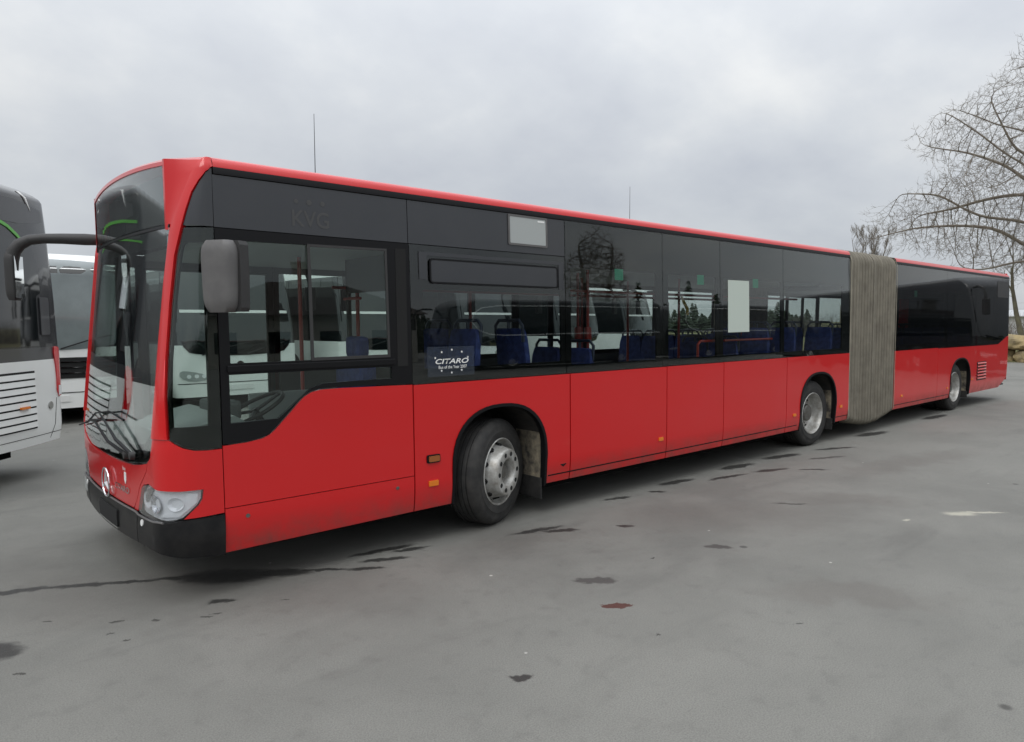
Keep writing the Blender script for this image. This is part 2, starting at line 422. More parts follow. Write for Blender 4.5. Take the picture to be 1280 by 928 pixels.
# ------------------------------------------------------------------ ground
def ground():
    m = bpy.data.materials.new('asphalt'); m.use_nodes = True
    t = m.node_tree; b = t.nodes['Principled BSDF']
    g = t.nodes.new('ShaderNodeNewGeometry')
    def noise(scale, detail=5, rough=0.55, dist=0.0, vec=None):
        n = t.nodes.new('ShaderNodeTexNoise'); n.inputs['Scale'].default_value = scale; n.inputs['Detail'].default_value = detail
        n.inputs['Roughness'].default_value = rough; n.inputs['Distortion'].default_value = dist
        t.links.new(vec or g.outputs['Position'], n.inputs['Vector']); return n
    def mr(src, a, b_, c, d, smooth=True):
        n = t.nodes.new('ShaderNodeMapRange'); n.interpolation_type = 'SMOOTHSTEP' if smooth else 'LINEAR'
        for i, v in enumerate((a, b_, c, d)): n.inputs[i + 1].default_value = v
        t.links.new(src, n.inputs[0]); return n.outputs[0]
    def mix(f, a, b_):
        n = t.nodes.new('ShaderNodeMix'); n.data_type = 'RGBA'
        for s_, i in ((f, 0), (a, 6), (b_, 7)):
            if isinstance(s_, (int, float)): n.inputs[i].default_value = s_
            elif isinstance(s_, tuple): n.inputs[i].default_value = (*s_, 1)
            else: t.links.new(s_, n.inputs[i])
        return n.outputs[2]
    def mul(a, b_, op='MULTIPLY'):
        n = t.nodes.new('ShaderNodeMath'); n.operation = op
        for i, s_ in enumerate((a, b_)):
            if isinstance(s_, (int, float)): n.inputs[i].default_value = s_
            else: t.links.new(s_, n.inputs[i])
        return n.outputs[0]
    n_big = noise(0.16, 4, 0.5, 0.8); n_mid = noise(0.9, 6, 0.6, 0.3); n_s = noise(7, 5, 0.6); n_f = noise(120, 3, 0.7); n_vf = noise(420, 2, 0.6)
    c = mix(mr(n_big.outputs['Fac'], .33, .67, 0, 1), (0.150, 0.149, 0.136), (0.212, 0.210, 0.191))
    c = mix(mr(n_mid.outputs['Fac'], .36, .68, 0, .42), c, (0.262, 0.258, 0.234))
    c = mix(mr(n_s.outputs['Fac'], .50, .75, 0, .35), c, (0.115, 0.113, 0.104))
    c = mix(mr(n_f.outputs['Fac'], .35, .72, 0, .55), c, (0.095, 0.094, 0.087))
    c = mix(mr(n_vf.outputs['Fac'], .62, .78, 0, .5), c, (0.42, 0.41, 0.38))
    # streaky vehicle-drag marks parallel to the parked bus
    mp = t.nodes.new('ShaderNodeMapping'); mp.inputs['Scale'].default_value = (0.35, 1.4, 1); mp.inputs['Rotation'].default_value = (0, 0, R(22))
    t.links.new(g.outputs['Position'], mp.inputs[0])
    n_st = noise(1.3, 5, 0.6, 0.3, mp.outputs[0])
    c = mix(mr(n_st.outputs['Fac'], .56, .74, 0, .42), c, (0.112, 0.110, 0.102))
    vor = t.nodes.new('ShaderNodeTexVoronoi'); vor.inputs['Scale'].default_value = 2.3; t.links.new(g.outputs['Position'], vor.inputs['Vector'])
    c = mix(mul(mr(vor.outputs['Distance'], .018, .035, 1, 0), 0.75), c, (0.52, 0.51, 0.47))
    vor2 = t.nodes.new('ShaderNodeTexVoronoi'); vor2.inputs['Scale'].default_value = 1.15; t.links.new(g.outputs['Position'], vor2.inputs['Vector'])
    c = mix(mul(mr(vor2.outputs['Distance'], .022, .05, 1, 0), 0.75), c, (0.05, 0.048, 0.045))
    # stains
    d1 = noise(6, 8, 0.72); d2 = noise(1.8, 4, 0.6)
    def warp(amount, nn):
        s = t.nodes.new('ShaderNodeVectorMath'); s.operation = 'SUBTRACT'; t.links.new(nn.outputs['Color'], s.inputs[0]); s.inputs[1].default_value = (.5, .5, .5)
        k = t.nodes.new('ShaderNodeVectorMath'); k.operation = 'SCALE'; t.links.new(s.outputs[0], k.inputs[0]); k.inputs['Scale'].default_value = amount
        a = t.nodes.new('ShaderNodeVectorMath'); a.operation = 'ADD'; t.links.new(g.outputs['Position'], a.inputs[0]); t.links.new(k.outputs[0], a.inputs[1]); return a.outputs[0]
    wfine = warp(0.20, d1); wbig = warp(0.9, d2)
    def stains(lst, vec, lo, hi):
        acc = None
        for (x, y, rx, ry, ang) in lst:
            q = t.nodes.new('ShaderNodeMapping'); q.vector_type = 'TEXTURE'
            q.inputs['Location'].default_value = (x, y, 0); q.inputs['Rotation'].default_value = (0, 0, R(ang)); q.inputs['Scale'].default_value = (rx, ry, 1000)
            t.links.new(vec, q.inputs[0])
            l = t.nodes.new('ShaderNodeVectorMath'); l.operation = 'LENGTH'; t.links.new(q.outputs[0], l.inputs[0])
            v = mr(l.outputs['Value'], lo, hi, 1, 0)
            acc = v if acc is None else mul(acc, v, 'MAXIMUM')
        return acc
    soft = stains([(4.6, -1.3, 1.5, .7, -35), (2.7, -.5, .75, .45, -20), (.4, .2, 1.6, .8, -40), (5.8, -1.7, 1.0, .4, -50), (3.4, -2.9, .8, .22, -55), (8.3, -1.4, 2.0, .35, -10)], wbig, .3, 1.1)
    c = mix(mul(soft, .30), c, (0.105, 0.090, 0.080))
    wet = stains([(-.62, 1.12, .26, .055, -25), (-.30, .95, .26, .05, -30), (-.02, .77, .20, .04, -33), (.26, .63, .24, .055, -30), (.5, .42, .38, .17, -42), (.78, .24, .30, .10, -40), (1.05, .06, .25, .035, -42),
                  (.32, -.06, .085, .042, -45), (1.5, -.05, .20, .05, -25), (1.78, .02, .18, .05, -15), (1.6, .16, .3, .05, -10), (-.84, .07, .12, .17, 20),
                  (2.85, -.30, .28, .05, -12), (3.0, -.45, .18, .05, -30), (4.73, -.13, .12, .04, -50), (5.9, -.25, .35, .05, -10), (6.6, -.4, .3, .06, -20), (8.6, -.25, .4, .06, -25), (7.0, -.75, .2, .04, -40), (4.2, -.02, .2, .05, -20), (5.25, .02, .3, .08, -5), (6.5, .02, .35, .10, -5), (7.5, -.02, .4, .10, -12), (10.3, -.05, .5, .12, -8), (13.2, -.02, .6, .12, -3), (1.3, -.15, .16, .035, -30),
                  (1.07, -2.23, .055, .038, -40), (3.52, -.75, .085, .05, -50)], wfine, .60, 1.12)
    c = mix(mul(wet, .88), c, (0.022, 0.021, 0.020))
    dots = stains([(-.083, -.079, .025, .012, -40), (-.259, .061, .03, .014, -40), (-.324, -.115, .022, .012, -40), (-.289, -.298, .018, .011, 0), (.149, -.256, .03, .013, -40), (.216, -.236, .028, .012, -40), (.624, -.306, .022, .010, -40), (-.578, .374, .03, .012, -40), (-.789, -.35, .02, .012, -40),
                   (1.95, -2.4, .018, .01, 0), (2.7, -2.9, .025, .012, -40), (5.27, -1.39, .15, .022, -52), (3.0, -1.5, .02, .01, 0)], wfine, .9, 1.4)
    c = mix(mul(dots, .8), c, (0.035, 0.033, 0.03))
    tar = stains([(2.35, -1.53, .17, .075, -48), (3.61, -1.69, .13, .055, -50), (7.85, -.5, .34, .055, -25)], wfine, .70, 1.08)
    c = mix(mul(tar, .8), c, (0.052, 0.046, 0.044))
    rust = stains([(2.12, -1.93, .105, .034, -46)], wfine, .88, 1.03)
    c = mix(mul(rust, .92), c, (0.075, 0.022, 0.016))
    wh = stains([(6.08, -2.72, .16, .08, -48), (6.28, -2.85, .24, .03, -48), (5.5, -2.45, .05, .03, 0)], wfine, .4, 1.3)
    c = mix(mul(wh, .75), c, (0.46, 0.44, 0.36))
    t.links.new(c, b.inputs['Base Color'])
    rg = mr(n_s.outputs['Fac'], .3, .7, .86, .72)
    rr = t.nodes.new('ShaderNodeMix'); rr.data_type = 'FLOAT'; t.links.new(wet, rr.inputs[0]); t.links.new(rg, rr.inputs[2]); rr.inputs[3].default_value = 0.45
    t.links.new(rr.outputs[0], b.inputs['Roughness'])
    b.inputs['Specular IOR Level'].default_value = 0.35
    bp = t.nodes.new('ShaderNodeBump'); bp.inputs['Strength'].default_value = 0.55; bp.inputs['Distance'].default_value = 0.006
    hh = mul(n_f.outputs['Fac'], mul(n_vf.outputs['Fac'], .6), 'ADD'); t.links.new(hh, bp.inputs['Height'])
    bp2 = t.nodes.new('ShaderNodeBump'); bp2.inputs['Strength'].default_value = 0.5; bp2.inputs['Distance'].default_value = 0.03
    t.links.new(n_mid.outputs['Fac'], bp2.inputs['Height']); t.links.new(bp.outputs[0], bp2.inputs['Normal']); t.links.new(bp2.outputs[0], b.inputs['Normal'])
    mb = MB(); mb.add([(-70, -60, 0), (60, -60, 0), (60, 60, 0), (-70, 60, 0)], [(0, 1, 2, 3)])
    tag(mb.build('asphalt_yard', m), kind='structure')
    mb = MB(); mb.add([(-1500, -1500, -.06), (1500, -1500, -.06), (1500, 1500, -.06), (-1500, 1500, -.06)], [(0, 1, 2, 3)])
    tag(mb.build('ground', GRASS), kind='structure')
ground()

# ------------------------------------------------------------------ body surface of the red bus
HB = 1.275
def xf(z): return -0.055 + 0.107 * max(0, z - 1.0) + 0.30 * max(0, z - 2.40) ** 2 + 0.05 * max(0, .6 - z)
def planpt(k, z):
    x0 = xf(z)
    if k <= 1: return (x0 + 0.055 * k * k, 1.05 * k)
    a = (min(k, 2) - 1) * pi / 2
    xe = .26 + .4 * (xf(z) - xf(1.0))
    return (x0 + .055 + (xe - x0 - .055) * (1 - cos(a)), 1.05 + .225 * sin(a))
REF = []; _L = 0; _p = None
for _i in range(401):
    _k = 2 * _i / 400; _q = planpt(_k, 1.0)
    if _p: _L += hypot(_q[0] - _p[0], _q[1] - _p[1])
    REF.append((_L, _k)); _p = _q
XS = xf(1.0) + .055 + .26
SC = XS - _L
LS = [a for a, _ in REF]
def yoff(z):
    if z < .55: return .025 * ((.55 - z) / .25) ** 2
    if z > 1.35: return .028 * ((z - 1.35) / 1.5) ** 1.5 + (0 if z < 2.84 else (z - 2.84) * .4)
    return 0
def S0(s, z):
    far = s < SC
    if far: s = 2 * SC - s
    if s >= XS:
        sh = .4 * (xf(z) - xf(1.0)) * max(0, 1 - (s - XS) / .12) if s < XS + .12 else 0
        x, t = s + sh, HB
    else:
        l = s - SC; i = min(max(bisect.bisect_left(LS, l), 1), 400)
        l0, k0 = REF[i - 1]; l1, k1 = REF[i]; k = k0 + (k1 - k0) * (l - l0) / max(1e-9, l1 - l0)
        x, t = planpt(k, z)
    t *= (1 - yoff(z) / HB)
    return Vector((x, HB + t if far else HB - t, z))
def S(s, z, off=0.0):
    p = S0(s, z)
    if off == 0: return p
    du = S0(s + .004, z) - S0(s - .004, z); dv = S0(s, z + .004) - S0(s, z - .004)
    return p + du.cross(dv).normalized() * off
def ms(pts): return [(2 * SC - a, b) for a, b in pts]     # mirrored to the far side
US = [SC + i * .06 for i in range(-24, 25)] + [XS + .03, XS + .06, XS + .09, XS + .12, 2 * SC - XS - .06, 2 * SC - XS - .12]
US = [SC + (XS + .14 - SC) * i / 30 for i in range(-30, 31)]
VS = [.34, .38, .42, .46, .50, .55, .8, 1.1, 1.35, 1.6, 1.85, 2.1, 2.3, 2.4, 2.5, 2.6, 2.7, 2.8, 2.84, 2.87]
VF = [.34, .38, .42, .46, .50, .55, .7, .85, 1.0, 1.15, 1.35, 1.6, 1.85, 2.1, 2.3, 2.4, 2.46, 2.52, 2.58, 2.64, 2.7, 2.76, 2.82, 2.87]

bus = empty('articulated_bus', (2.7, 1.275, 0))
tag(bus, 'long red and black articulated city bus with beige bellows in its middle', 'bus')
# parts are authored in world coordinates; keep them there
BUSINV = Matrix.Translation((-2.7, -1.275, 0))
_bus_parts_start = set(bpy.data.objects)

def bp_(name, polys, mat, off=0.0, thick=0.012, parent=bus, us=US, vs=VS):
    return panel(name, polys, S, mat, parent, off, thick, us, vs)

# --- wheel arch outline
def arch_pts(xc, hw, top, zb, n=22):
    zs = .60; o = [(xc - hw, zb)]
    for k in range(n + 1):
        a = pi - pi * k / n
        e_ = 2 / 2.35
        cx = abs(cos(a)) ** e_ * (1 if cos(a) > 0 else -1); sz = abs(sin(a)) ** e_
        o.append((xc + hw * cx, zs + (top - zs) * sz))
    o.append((xc + hw, zb))
    return o
ARCH = [(2.715, .535, 1.115), (8.585, .55, 1.10), (14.60, .60, 1.085)]
ZS = .305
def lower(x0, x1, zt, arch=None, zb=ZS, zt1=None, name='red_side_panel'):
    g = .003
    o = [(x0 + g, zb)]
    if arch: o += arch_pts(*arch, zb)
    o += [(x1 - g, zb), (x1 - g, zt if zt1 is None else zt1), (x0 + g, zt)]
    return bp_(name, o, RED, 0, .02)

ZSEAM = .60
# --- front corner panel, driver panel with its stepped window line
HL_unused = smooth_poly([(-.36, .60), (-.365, .64), (-.29, .735), (-.18, .775), (-.05, .748), (.10, .742), (.235, .742), (.222, .675), (.15, .612), (.094, .572), (-.006, .562), (-.2, .575)], 1)
corner = [(-.484, .566), (-.484, .875), (-.30, .900), (-.16, .930), (-.115, .975), (-.105, 1.03), (-.03, 1.10), (.02, 1.155), (.079, 1.065), (.13, 1.033), (.20, 1.012), (.28, 1.003), (.366, 1.003), (.366, .572), (.13, .566), (-.006, .545), (-.2, .552)]
cornerp = [(-.476, .566), (-.405, .640), (-.348, .725), (-.312, .765), (-.265, .805), (-.205, .860), (-.182, .922), (-.13, .960), (-.112, 1.03), (-.110, 1.085), (.036, 1.085), (.075, 1.060), (.13, 1.030), (.20, 1.010), (.28, 1.003), (.366, 1.003), (.366, .578), (.245, .575), (.24, .750)]
HLx = [(.24, .750), (.10, .748), (-.05, .753), (-.18, .781), (-.295, .741), (-.372, .645), (-.366, .60), (-.40, .566)]
HL = [(-.366, .600), (-.300, .732), (-.26, .760), (-.18, .775), (-.11, .762), (-.05, .750), (.10, .745), (.236, .746), (.228, .690), (.205, .655), (.150, .606), (.112, .576), (.06, .560), (-.006, .553), (-.2, .551), (-.33, .560), (-.372, .575)]
ctop = cornerp[:cornerp.index((.366, 1.003)) + 1]
cpoly = ctop + [(.366, .576), (.122, .569), (.158, .602), (.212, .651), (.236, .688), (.244, .753), (.10, .752), (-.05, .757), (-.11, .769), (-.18, .782), (-.265, .767), (-.307, .738), (-.376, .600), (-.40, .566)]
bp_('front_corner_panel', cpoly, RED, 0, .02, vs=VF)
bp_('front_corner_panel', ms(cpoly)[::-1], RED, 0, .02, vs=VF)
for mm in (lambda q: q, ms):
    bp_('headlight', [mm(HL)], LENS, .004, .004, vs=VF, us=US)
hls = [o for o in bpy.data.objects if o.name.startswith('headlight')]
for h_, mm in zip(hls, (lambda q: q, ms)):
    hb = panel('lamp_housing', [mm(HL)], S, REFLM, h_, -.030, .004, US, VF)
    mb = MB()
    # reflector bowls (drawn as concave dishes) and inner trims
    sgn = 1
    def dish(sc_, zc_, r_, dep, mat, nm):
        mbd = MB(); rows = []
        for k in range(7):
            f = 1 - k / 6.0
            ring = []
            for j in range(20):
                a = 2 * pi * j / 20
                ss = sc_ + r_ * f * cos(a); zz = zc_ + r_ * .82 * f * sin(a)
                if mm is ms: ss = 2 * SC - ss
                ring.append(S(ss, zz, -.012 - dep * (1 - f * f)))
            rows.append(ring)
        mbd.grid(rows, closed=True); return mbd.build(nm, mat, h_, smooth=True)
    dish(-.245, .665, .070, .025, LAMPW, 'low_beam_reflector')
    dish(-.115, .655, .075, .025, REFL, 'high_beam_reflector')
    dish(.07, .665, .055, .03, LAMPW, 'indicator_reflector')
    tr = [(-.06, .575), (.09, .58), (.20, .665), (.215, .728), (.15, .735), (.06, .62)]
    panel('lamp_trim', [mm(tr)], S, LAMPW, h_, -.02, .01, US, VF)
    panel('lamp_trim', [mm([(-.34, .62), (-.32, .612), (-.16, .742), (-.18, .762), (-.285, .722)])], S, ALU, h_, -.02, .01, US, VF)

P_B = [(.372, ZSEAM + .003), (1.812, ZSEAM + .003), (1.812, 1.338), (1.20, 1.352), (1.048, 1.350), (.985, 1.336), (.935, 1.310), (.899, 1.278), (.80, 1.176), (.72, 1.095), (.68, 1.062), (.63, 1.043), (.53, 1.028), (.394, 1.022), (.372, 1.022)]
bp_('driver_side_panel', P_B, RED, 0, .02)
fl = bp_('lower_flap', [(.372, .296), (1.812, ZS), (1.812, ZSEAM - .003), (.372, ZSEAM - .003)], RED, 0, .02)
for x in (.515, 1.66):
    bp_('flap_lock', circ(x, .527, .014, 12), HUBM, .004, .006, parent=fl)
lower(1.82, 3.552, 1.334, ARCH[0])
lower(3.56, 5.045, 1.334)
lower(5.052, 6.15, 1.336)
lower(6.157, 7.658, 1.338)
lower(7.664, 9.545, 1.340, ARCH[1])
lower(11.285, 13.30, 1.318)
rp = [(13.306, ZS)] + arch_pts(*ARCH[2], ZS) + [(17.2, ZS), (17.45, .40), (17.74, .52), (17.79, .9), (17.79, 1.475), (17.70, 1.47), (17.05, 1.30), (16.7, 1.296), (13.306, 1.306)]
bp_('rear_side_panel', [rp], RED, 0, .02, vs=VS)
# sill rail line below the panels
for x0, x1 in ((3.27, 7.97), (9.15, 9.54), (11.29, 13.96)):
    bp_('sill_rail', [(x0, .372), (x1, .372), (x1, .384), (x0, .384)], BLK, .0015, .006)
# dark backing that shows in the joints
def backing(x0, x1, z0, z1):
    bp_('body_frame', [(x0, z0), (x1, z0), (x1, z1), (x0, z1)], HOLE, -.024, .02)
for x in (.369, 1.815, 3.556, 5.0485, 6.1535, 7.661, 13.303):
    backing(x - .04, x + .04, .32, 1.33 if x > .5 else 1.0)
backing(.372, 1.81, .57, .63)

# --- arch trims, liners, mud flaps
def arch_parts(xc, hw, top, k):
    pts = arch_pts(xc, hw, top, ZS)
    inner = arch_pts(xc, hw - .028, top - .028, ZS - .02)
    mb = MB(); rows = []
    for a, b in zip(pts, inner):
        pa = S(a[0], a[1]); pb = S(b[0], b[1])
        rows.append([pa + Vector((0, -.002, 0)), pa + Vector((0, -.012, 0)), pb + Vector((0, -.012, 0)), pb + Vector((0, .05, 0)), pa + Vector((0, .05, 0))])
    mb.grid(rows, closed=True); mb.build('arch_trim', BLK, bus, smooth=True)
    mb = MB(); rows = []
    for a in arch_pts(xc, hw - .01, top - .005, ZS - .02):
        rows.append([(a[0], .03, a[1]), (a[0], .40, a[1]), (a[0], .75, a[1])])
    mb.grid(rows)
    mb.add([(xc - hw, .75, .25), (xc + hw, .75, .25), (xc + hw, .75, top), (xc - hw, .75, top)], [(0, 1, 2, 3)])
    mb.build('wheel_arch_liner', LIN, bus)
    # mud-caked rear wall of the arch
    mb = MB(); mb.box((xc + hw - .035, .07, .33), (xc + hw - .02, .42, .93)); mb.build('arch_splash_board', MUD, bus)
    mb = MB(); mb.box((xc + hw - .05, .04, .16 + .03 * k), (xc + hw - .035, .46, .36)); mb.build('mud_flap', RUB, bus)
for i, a in enumerate(ARCH): arch_parts(*a, i)

# --- front: hood, bumper
hood = [(-.484, .572), (-.411, .640), (-.354, .728), (-.318, .768), (-.271, .808), (-.211, .862), (-.190, .915), (-.34, .887), (-.48, .870), (-.62, .862), (-.80, .858), (SC, .855)]
hood += [(2 * SC - a, b) for a, b in reversed(hood[:-1])]
hood = hood + []
hz = bp_('front_flap', hood[::-1], RED, 0, .02, vs=VF)
bump_n = [(.366, .298), (.366, .566), (.245, .568), (.15, .578), (.094, .562), (-.006, .548), (-.2, .545), (-.36, .545), (-.39, .556)]
bumpo = [(.366, .565), (.15, .562), (.094, .556), (-.006, .542), (-.2, .538), (-.372, .542), (-.40, .556), (-.47, .556), (SC, .556)]
bot = [(.366, .292), (.105, .315), (-.065, .345), (-.30, .352), (-.70, .345), (SC, .34)]
bpoly = bumpo + [(2 * SC - a, b) for a, b in reversed(bumpo[:-1])] + [(2 * SC - a, b) for a, b in bot[:-1]] + list(reversed(bot))
def Sbump(s, z, off=0.0):
    # bumper stands a little proud towards its lower middle
    q = max(0, min(1, (.556 - z) / .1)) * .012
    return S(s, z, off + q)
bmp = panel('front_bumper', [bpoly], Sbump, BUMP, bus, .006, .05, US, VF)
# bright lip on top of the bumper
mb = MB()
lip = [(-.006, .548), (-.1, .545), (-.2, .543), (-.372, .548), (-.40, .560), (-.47, .562)] + [(SC + (.7 - .7 * i / 8), .562) for i in range(9)]
lip = lip + [(2 * SC - a, b) for a, b in reversed(lip)]
mb.tube([S(a, b, .012) for a, b in lip], .007, 6); mb.build('bumper_lip', MIRG, bmp, smooth=True)
for s0 in (-.30, 2 * SC + .30):
    panel('tow_cap', [circ(s0, .505, .022, 14)], Sbump, WHTM, bmp, .012, .01, US, VF)
panel('number_plate_holder', [rrect(SC - .19, .375, SC + .35, .50, .01)], Sbump, HOLE, bmp, .016, .012, US, VF)
panel('plate_edge', [[(SC - .19, .366), (SC + .35, .366), (SC + .35, .374), (SC - .19, .374)]], Sbump, ALU, bmp, .018, .012, US, VF)
for s0 in (-.40, 2 * SC + .40):
    panel('bumper_joint', [[(s0 - .003, .35), (s0 + .003, .35), (s0 + .003, .55), (s0 - .003, .55)]], Sbump, HOLE, bmp, .0075, .003, US, VF)
# blue-grey fog lamp insert at the far side
panel('fog_lamp', [rrect(2 * SC + .10, .42, 2 * SC + .30, .52, .02)], Sbump, GREYB, bmp, .010, .008, US, VF)

# emblem: three pointed star in a ring
mb = MB(); zc_ = .665; rad = .105
ringp = [S(SC + .10 + rad * cos(2 * pi * k / 32), zc_ + rad * sin(2 * pi * k / 32), .022) for k in range(33)]
mb.tube(ringp, .007, 8, cap=False)
for a in (90, 210, 330):
    ca, sa = cos(R(a)), sin(R(a)); px, pz = -sa, ca
    tip = S(SC + .10 + rad * ca, zc_ + rad * sa, .024); c0 = S(SC + .10, zc_, .034)
    l_ = S(SC + .10 + px * .022 + ca * .015, zc_ + pz * .022 + sa * .015, .018); r_ = S(SC + .10 - px * .022 + ca * .015, zc_ - pz * .022 + sa * .015, .018)
    mb.add([tip, l_, c0, r_], [(0, 1, 2), (0, 2, 3)])
mb.build('star_emblem', CHR, hz, smooth=True)
text_mesh('CITARO', S, -.88, .655, .33, .045, 'model_lettering', CHR, hz, .006, 0.2, .012)
# small crest sticker
cr = [(-.655, .80), (-.615, .80), (-.612, .745), (-.635, .715), (-.658, .745)]
panel('white_crest', [cr], S, WHTM, hz, .003, .002, US, VF)
text_mesh('bus', S, -.675, .812, .06, .03, 'crest_lettering', WHTM, hz, .004)

# --- windscreen
wsn = [(SC, .865), (-.80, .868), (-.60, .873), (-.40, .895), (-.26, .915), (-.17, .945), (-.128, .99), (-.122, 1.07), (-.118, 1.701), (-.10, 2.114), (-.078, 2.40), (-.082, 2.452), (SC, 2.452)]
wsp = wsn[:-1] + [(-.5, 2.452)] + [(2 * SC + .5, 2.452)] + [(2 * SC - a, b) for a, b in reversed(wsn[:-1])]
wsp = wsn[:-1] + [(2 * SC - a, b) for a, b in reversed(wsn[1:-1])]
ws = panel('windscreen', [wsp], S, GL_WS, bus, -.004, .006, US, VF)
# black print along its edges
wi = [(SC, 1.0), (-.5, 1.005), (-.26, 1.04), (-.165, 1.12), (-.155, 1.7), (-.135, 2.12), (-.115, 2.34), (SC, 2.36)]
inner = wi[:-1] + [(2 * SC - a, b) for a, b in reversed(wi[1:-1])]
panel('black_border', [wsp, inner], S, BLKG, ws, -.014, .004, US, VF)
# black band above the windscreen
bp_('upper_band', [(-.085, 2.455), (-.085, 2.475), (2 * SC + .085, 2.475), (2 * SC + .085, 2.455)][::-1], BLK, 0, .02, vs=VF)

# --- A pillar arcs (red)
pL = [(-.110, 1.088), (-.105, 1.40), (-.104, 1.70), (-.086, 2.114), (-.056, 2.42), (-.015, 2.532), (.025, 2.649), (.066, 2.79), (.12, 2.870), (.17, 2.895)]
pR = [(.036, 1.088), (.028, 1.141), (.002, 1.345), (-.012, 1.60), (-.008, 1.958), (.010, 2.265), (.048, 2.416), (.080, 2.559), (.110, 2.673), (.160, 2.750), (.22, 2.808), (.29, 2.836), (.38, 2.843)]
arc = pL + [(.22, 2.902), (.38, 2.902)] + pR[::-1]
for mm in (lambda q: q[::-1], ms):
    bp_('a_pillar', mm(arc), RED, .008, .04, vs=VF)

# --- corner glass with black print, driver's window
cg = [(.042, 1.09), (.036, 1.141), (.006, 1.345), (-.008, 1.60), (-.002, 1.958), (.018, 2.265), (.056, 2.419), (.062, 2.445), (.366, 2.452), (.366, 1.010), (.28, 1.010), (.20, 1.018), (.135, 1.038), (.085, 1.066)]
cgh = [(.058, 1.165), (.030, 1.345), (.014, 1.60), (.020, 1.958), (.036, 2.20), (.060, 2.33), (.085, 2.352), (.275, 2.352), (.285, 1.8), (.288, 1.165)]
for k, mm in enumerate((lambda q: q, ms)):
    g_ = bp_('quarter_window', mm(cg), GL_DRV, -.004, .006, vs=VF)
    panel('black_border', [mm(cg), mm(cgh)], S, BLKG, g_, -.014, .02, US, VF)
    panel('upper_corner_panel', [mm([(.062, 2.460), (.088, 2.559), (.118, 2.668), (.168, 2.744), (.226, 2.800), (.29, 2.830), (.366, 2.836), (.366, 2.460)])], S, PANEL, bus, -.004, .02, US, VF)

dw = [(.374, 1.03), (.394, 1.030), (.53, 1.036), (.63, 1.051), (.675, 1.070), (.715, 1.104), (.80, 1.186), (.895, 1.290), (.93, 1.318), (.98, 1.345), (1.045, 1.358), (1.20, 1.360), (1.812, 1.346), (1.812, 2.452), (.374, 2.452)]
h_up = [(.440, 1.565), (1.618, 1.570), (1.612, 2.395), (.440, 2.378)]
h_lo = [(.428, 1.166), (.742, 1.170), (.985, 1.365), (1.07, 1.395), (1.634, 1.400), (1.634, 1.492), (.428, 1.490)]
df = panel('driver_window_frame', [dw, h_up, h_lo], S, BLK, bus, 0, .03, US, VS)
gl1 = panel('driver_window', [[(.43, 1.555), (1.02, 1.555), (1.02, 2.405), (.43, 2.39)]], S, GL_DRV, bus, -.014, .006, US, VS)
gl2 = panel('sliding_window', [[(1.0, 1.565), (1.625, 1.565), (1.62, 2.405), (1.0, 2.40)]], S, GL_DRV, bus, -.002, .005, US, VS)
fr = panel('window_frame', [[(.99, 1.562), (1.622, 1.566), (1.616, 2.40), (.99, 2.392)], [(1.012, 1.585), (1.603, 1.588), (1.598, 2.382), (1.012, 2.374)]], S, MIRD, gl2, .003, .012, US, VS)
gl3 = panel('lower_driver_window', [[(.42, 1.158), (.748, 1.162), (.99, 1.355), (1.07, 1.388), (1.64, 1.392), (1.64, 1.50), (.42, 1.498)]], S, GL_DRV, bus, -.014, .006, US, VS)
mb = MB(); mb.box((.415, -.012, 1.505), (1.66, .01, 1.552), .006); mb.build('window_rail', BLK, bus)
panel('dark_strip', [[(1.683, 1.49), (1.775, 1.49), (1.782, 2.408), (1.690, 2.408)]], S, HOLE, bus, .003, .004, US, VS)

# --- upper black panels
def upper(x0, x1, z0, z1, mat=PANEL, name='upper_panel'):
    return bp_(name, [(x0, z0), (x1, z0), (x1, z1), (x0, z1)], mat, -.004, .02)
u1 = upper(.374, 1.806, 2.458, 2.795)
u2 = upper(1.812, 3.508, 2.458, 2.795)
backing(1.78, 1.83, 1.34, 2.80); backing(.33, .41, 1.0, 2.82); backing(.4, 3.5, 2.43, 2.48); backing(3.48, 3.54, 1.34, 2.80)
text_mesh('KVG', S, .892, 2.51, .27, .115, 'faded_lettering', GHOST, u1, -.002, 0, .015)
for (uu, rr_) in ((.925, .016), (1.018, .020), (1.118, .018)):
    panel('faded_mark', [circ(uu, 2.685, rr_, 10)], S, GHOST, u1, -.002, .001, US, VS)
ib = panel('info_panel', [rrect(2.832, 2.53, 3.275, 2.782, .012)], S, GREYB, bus, .003, .008, US, VS)
panel('info_panel_frame', [rrect(2.822, 2.52, 3.285, 2.792, .012), rrect(2.840, 2.538, 3.267, 2.774, .012)], S, MIRG, ib, .006, .008, US, VS)
panel('sticker_label', [[(3.17, 2.745), (3.25, 2.745), (3.25, 2.760), (3.17, 2.760)]], S, WHTM, ib, .0045, .002, US, VS)

# gutter and roof edge
for x0, x1 in ((.384, 9.54), (11.29, 17.78)):
    bp_('roof_gutter', [(x0, 2.800), (x1, 2.800), (x1, 2.842), (x0, 2.842)], BLK, .004, .03)

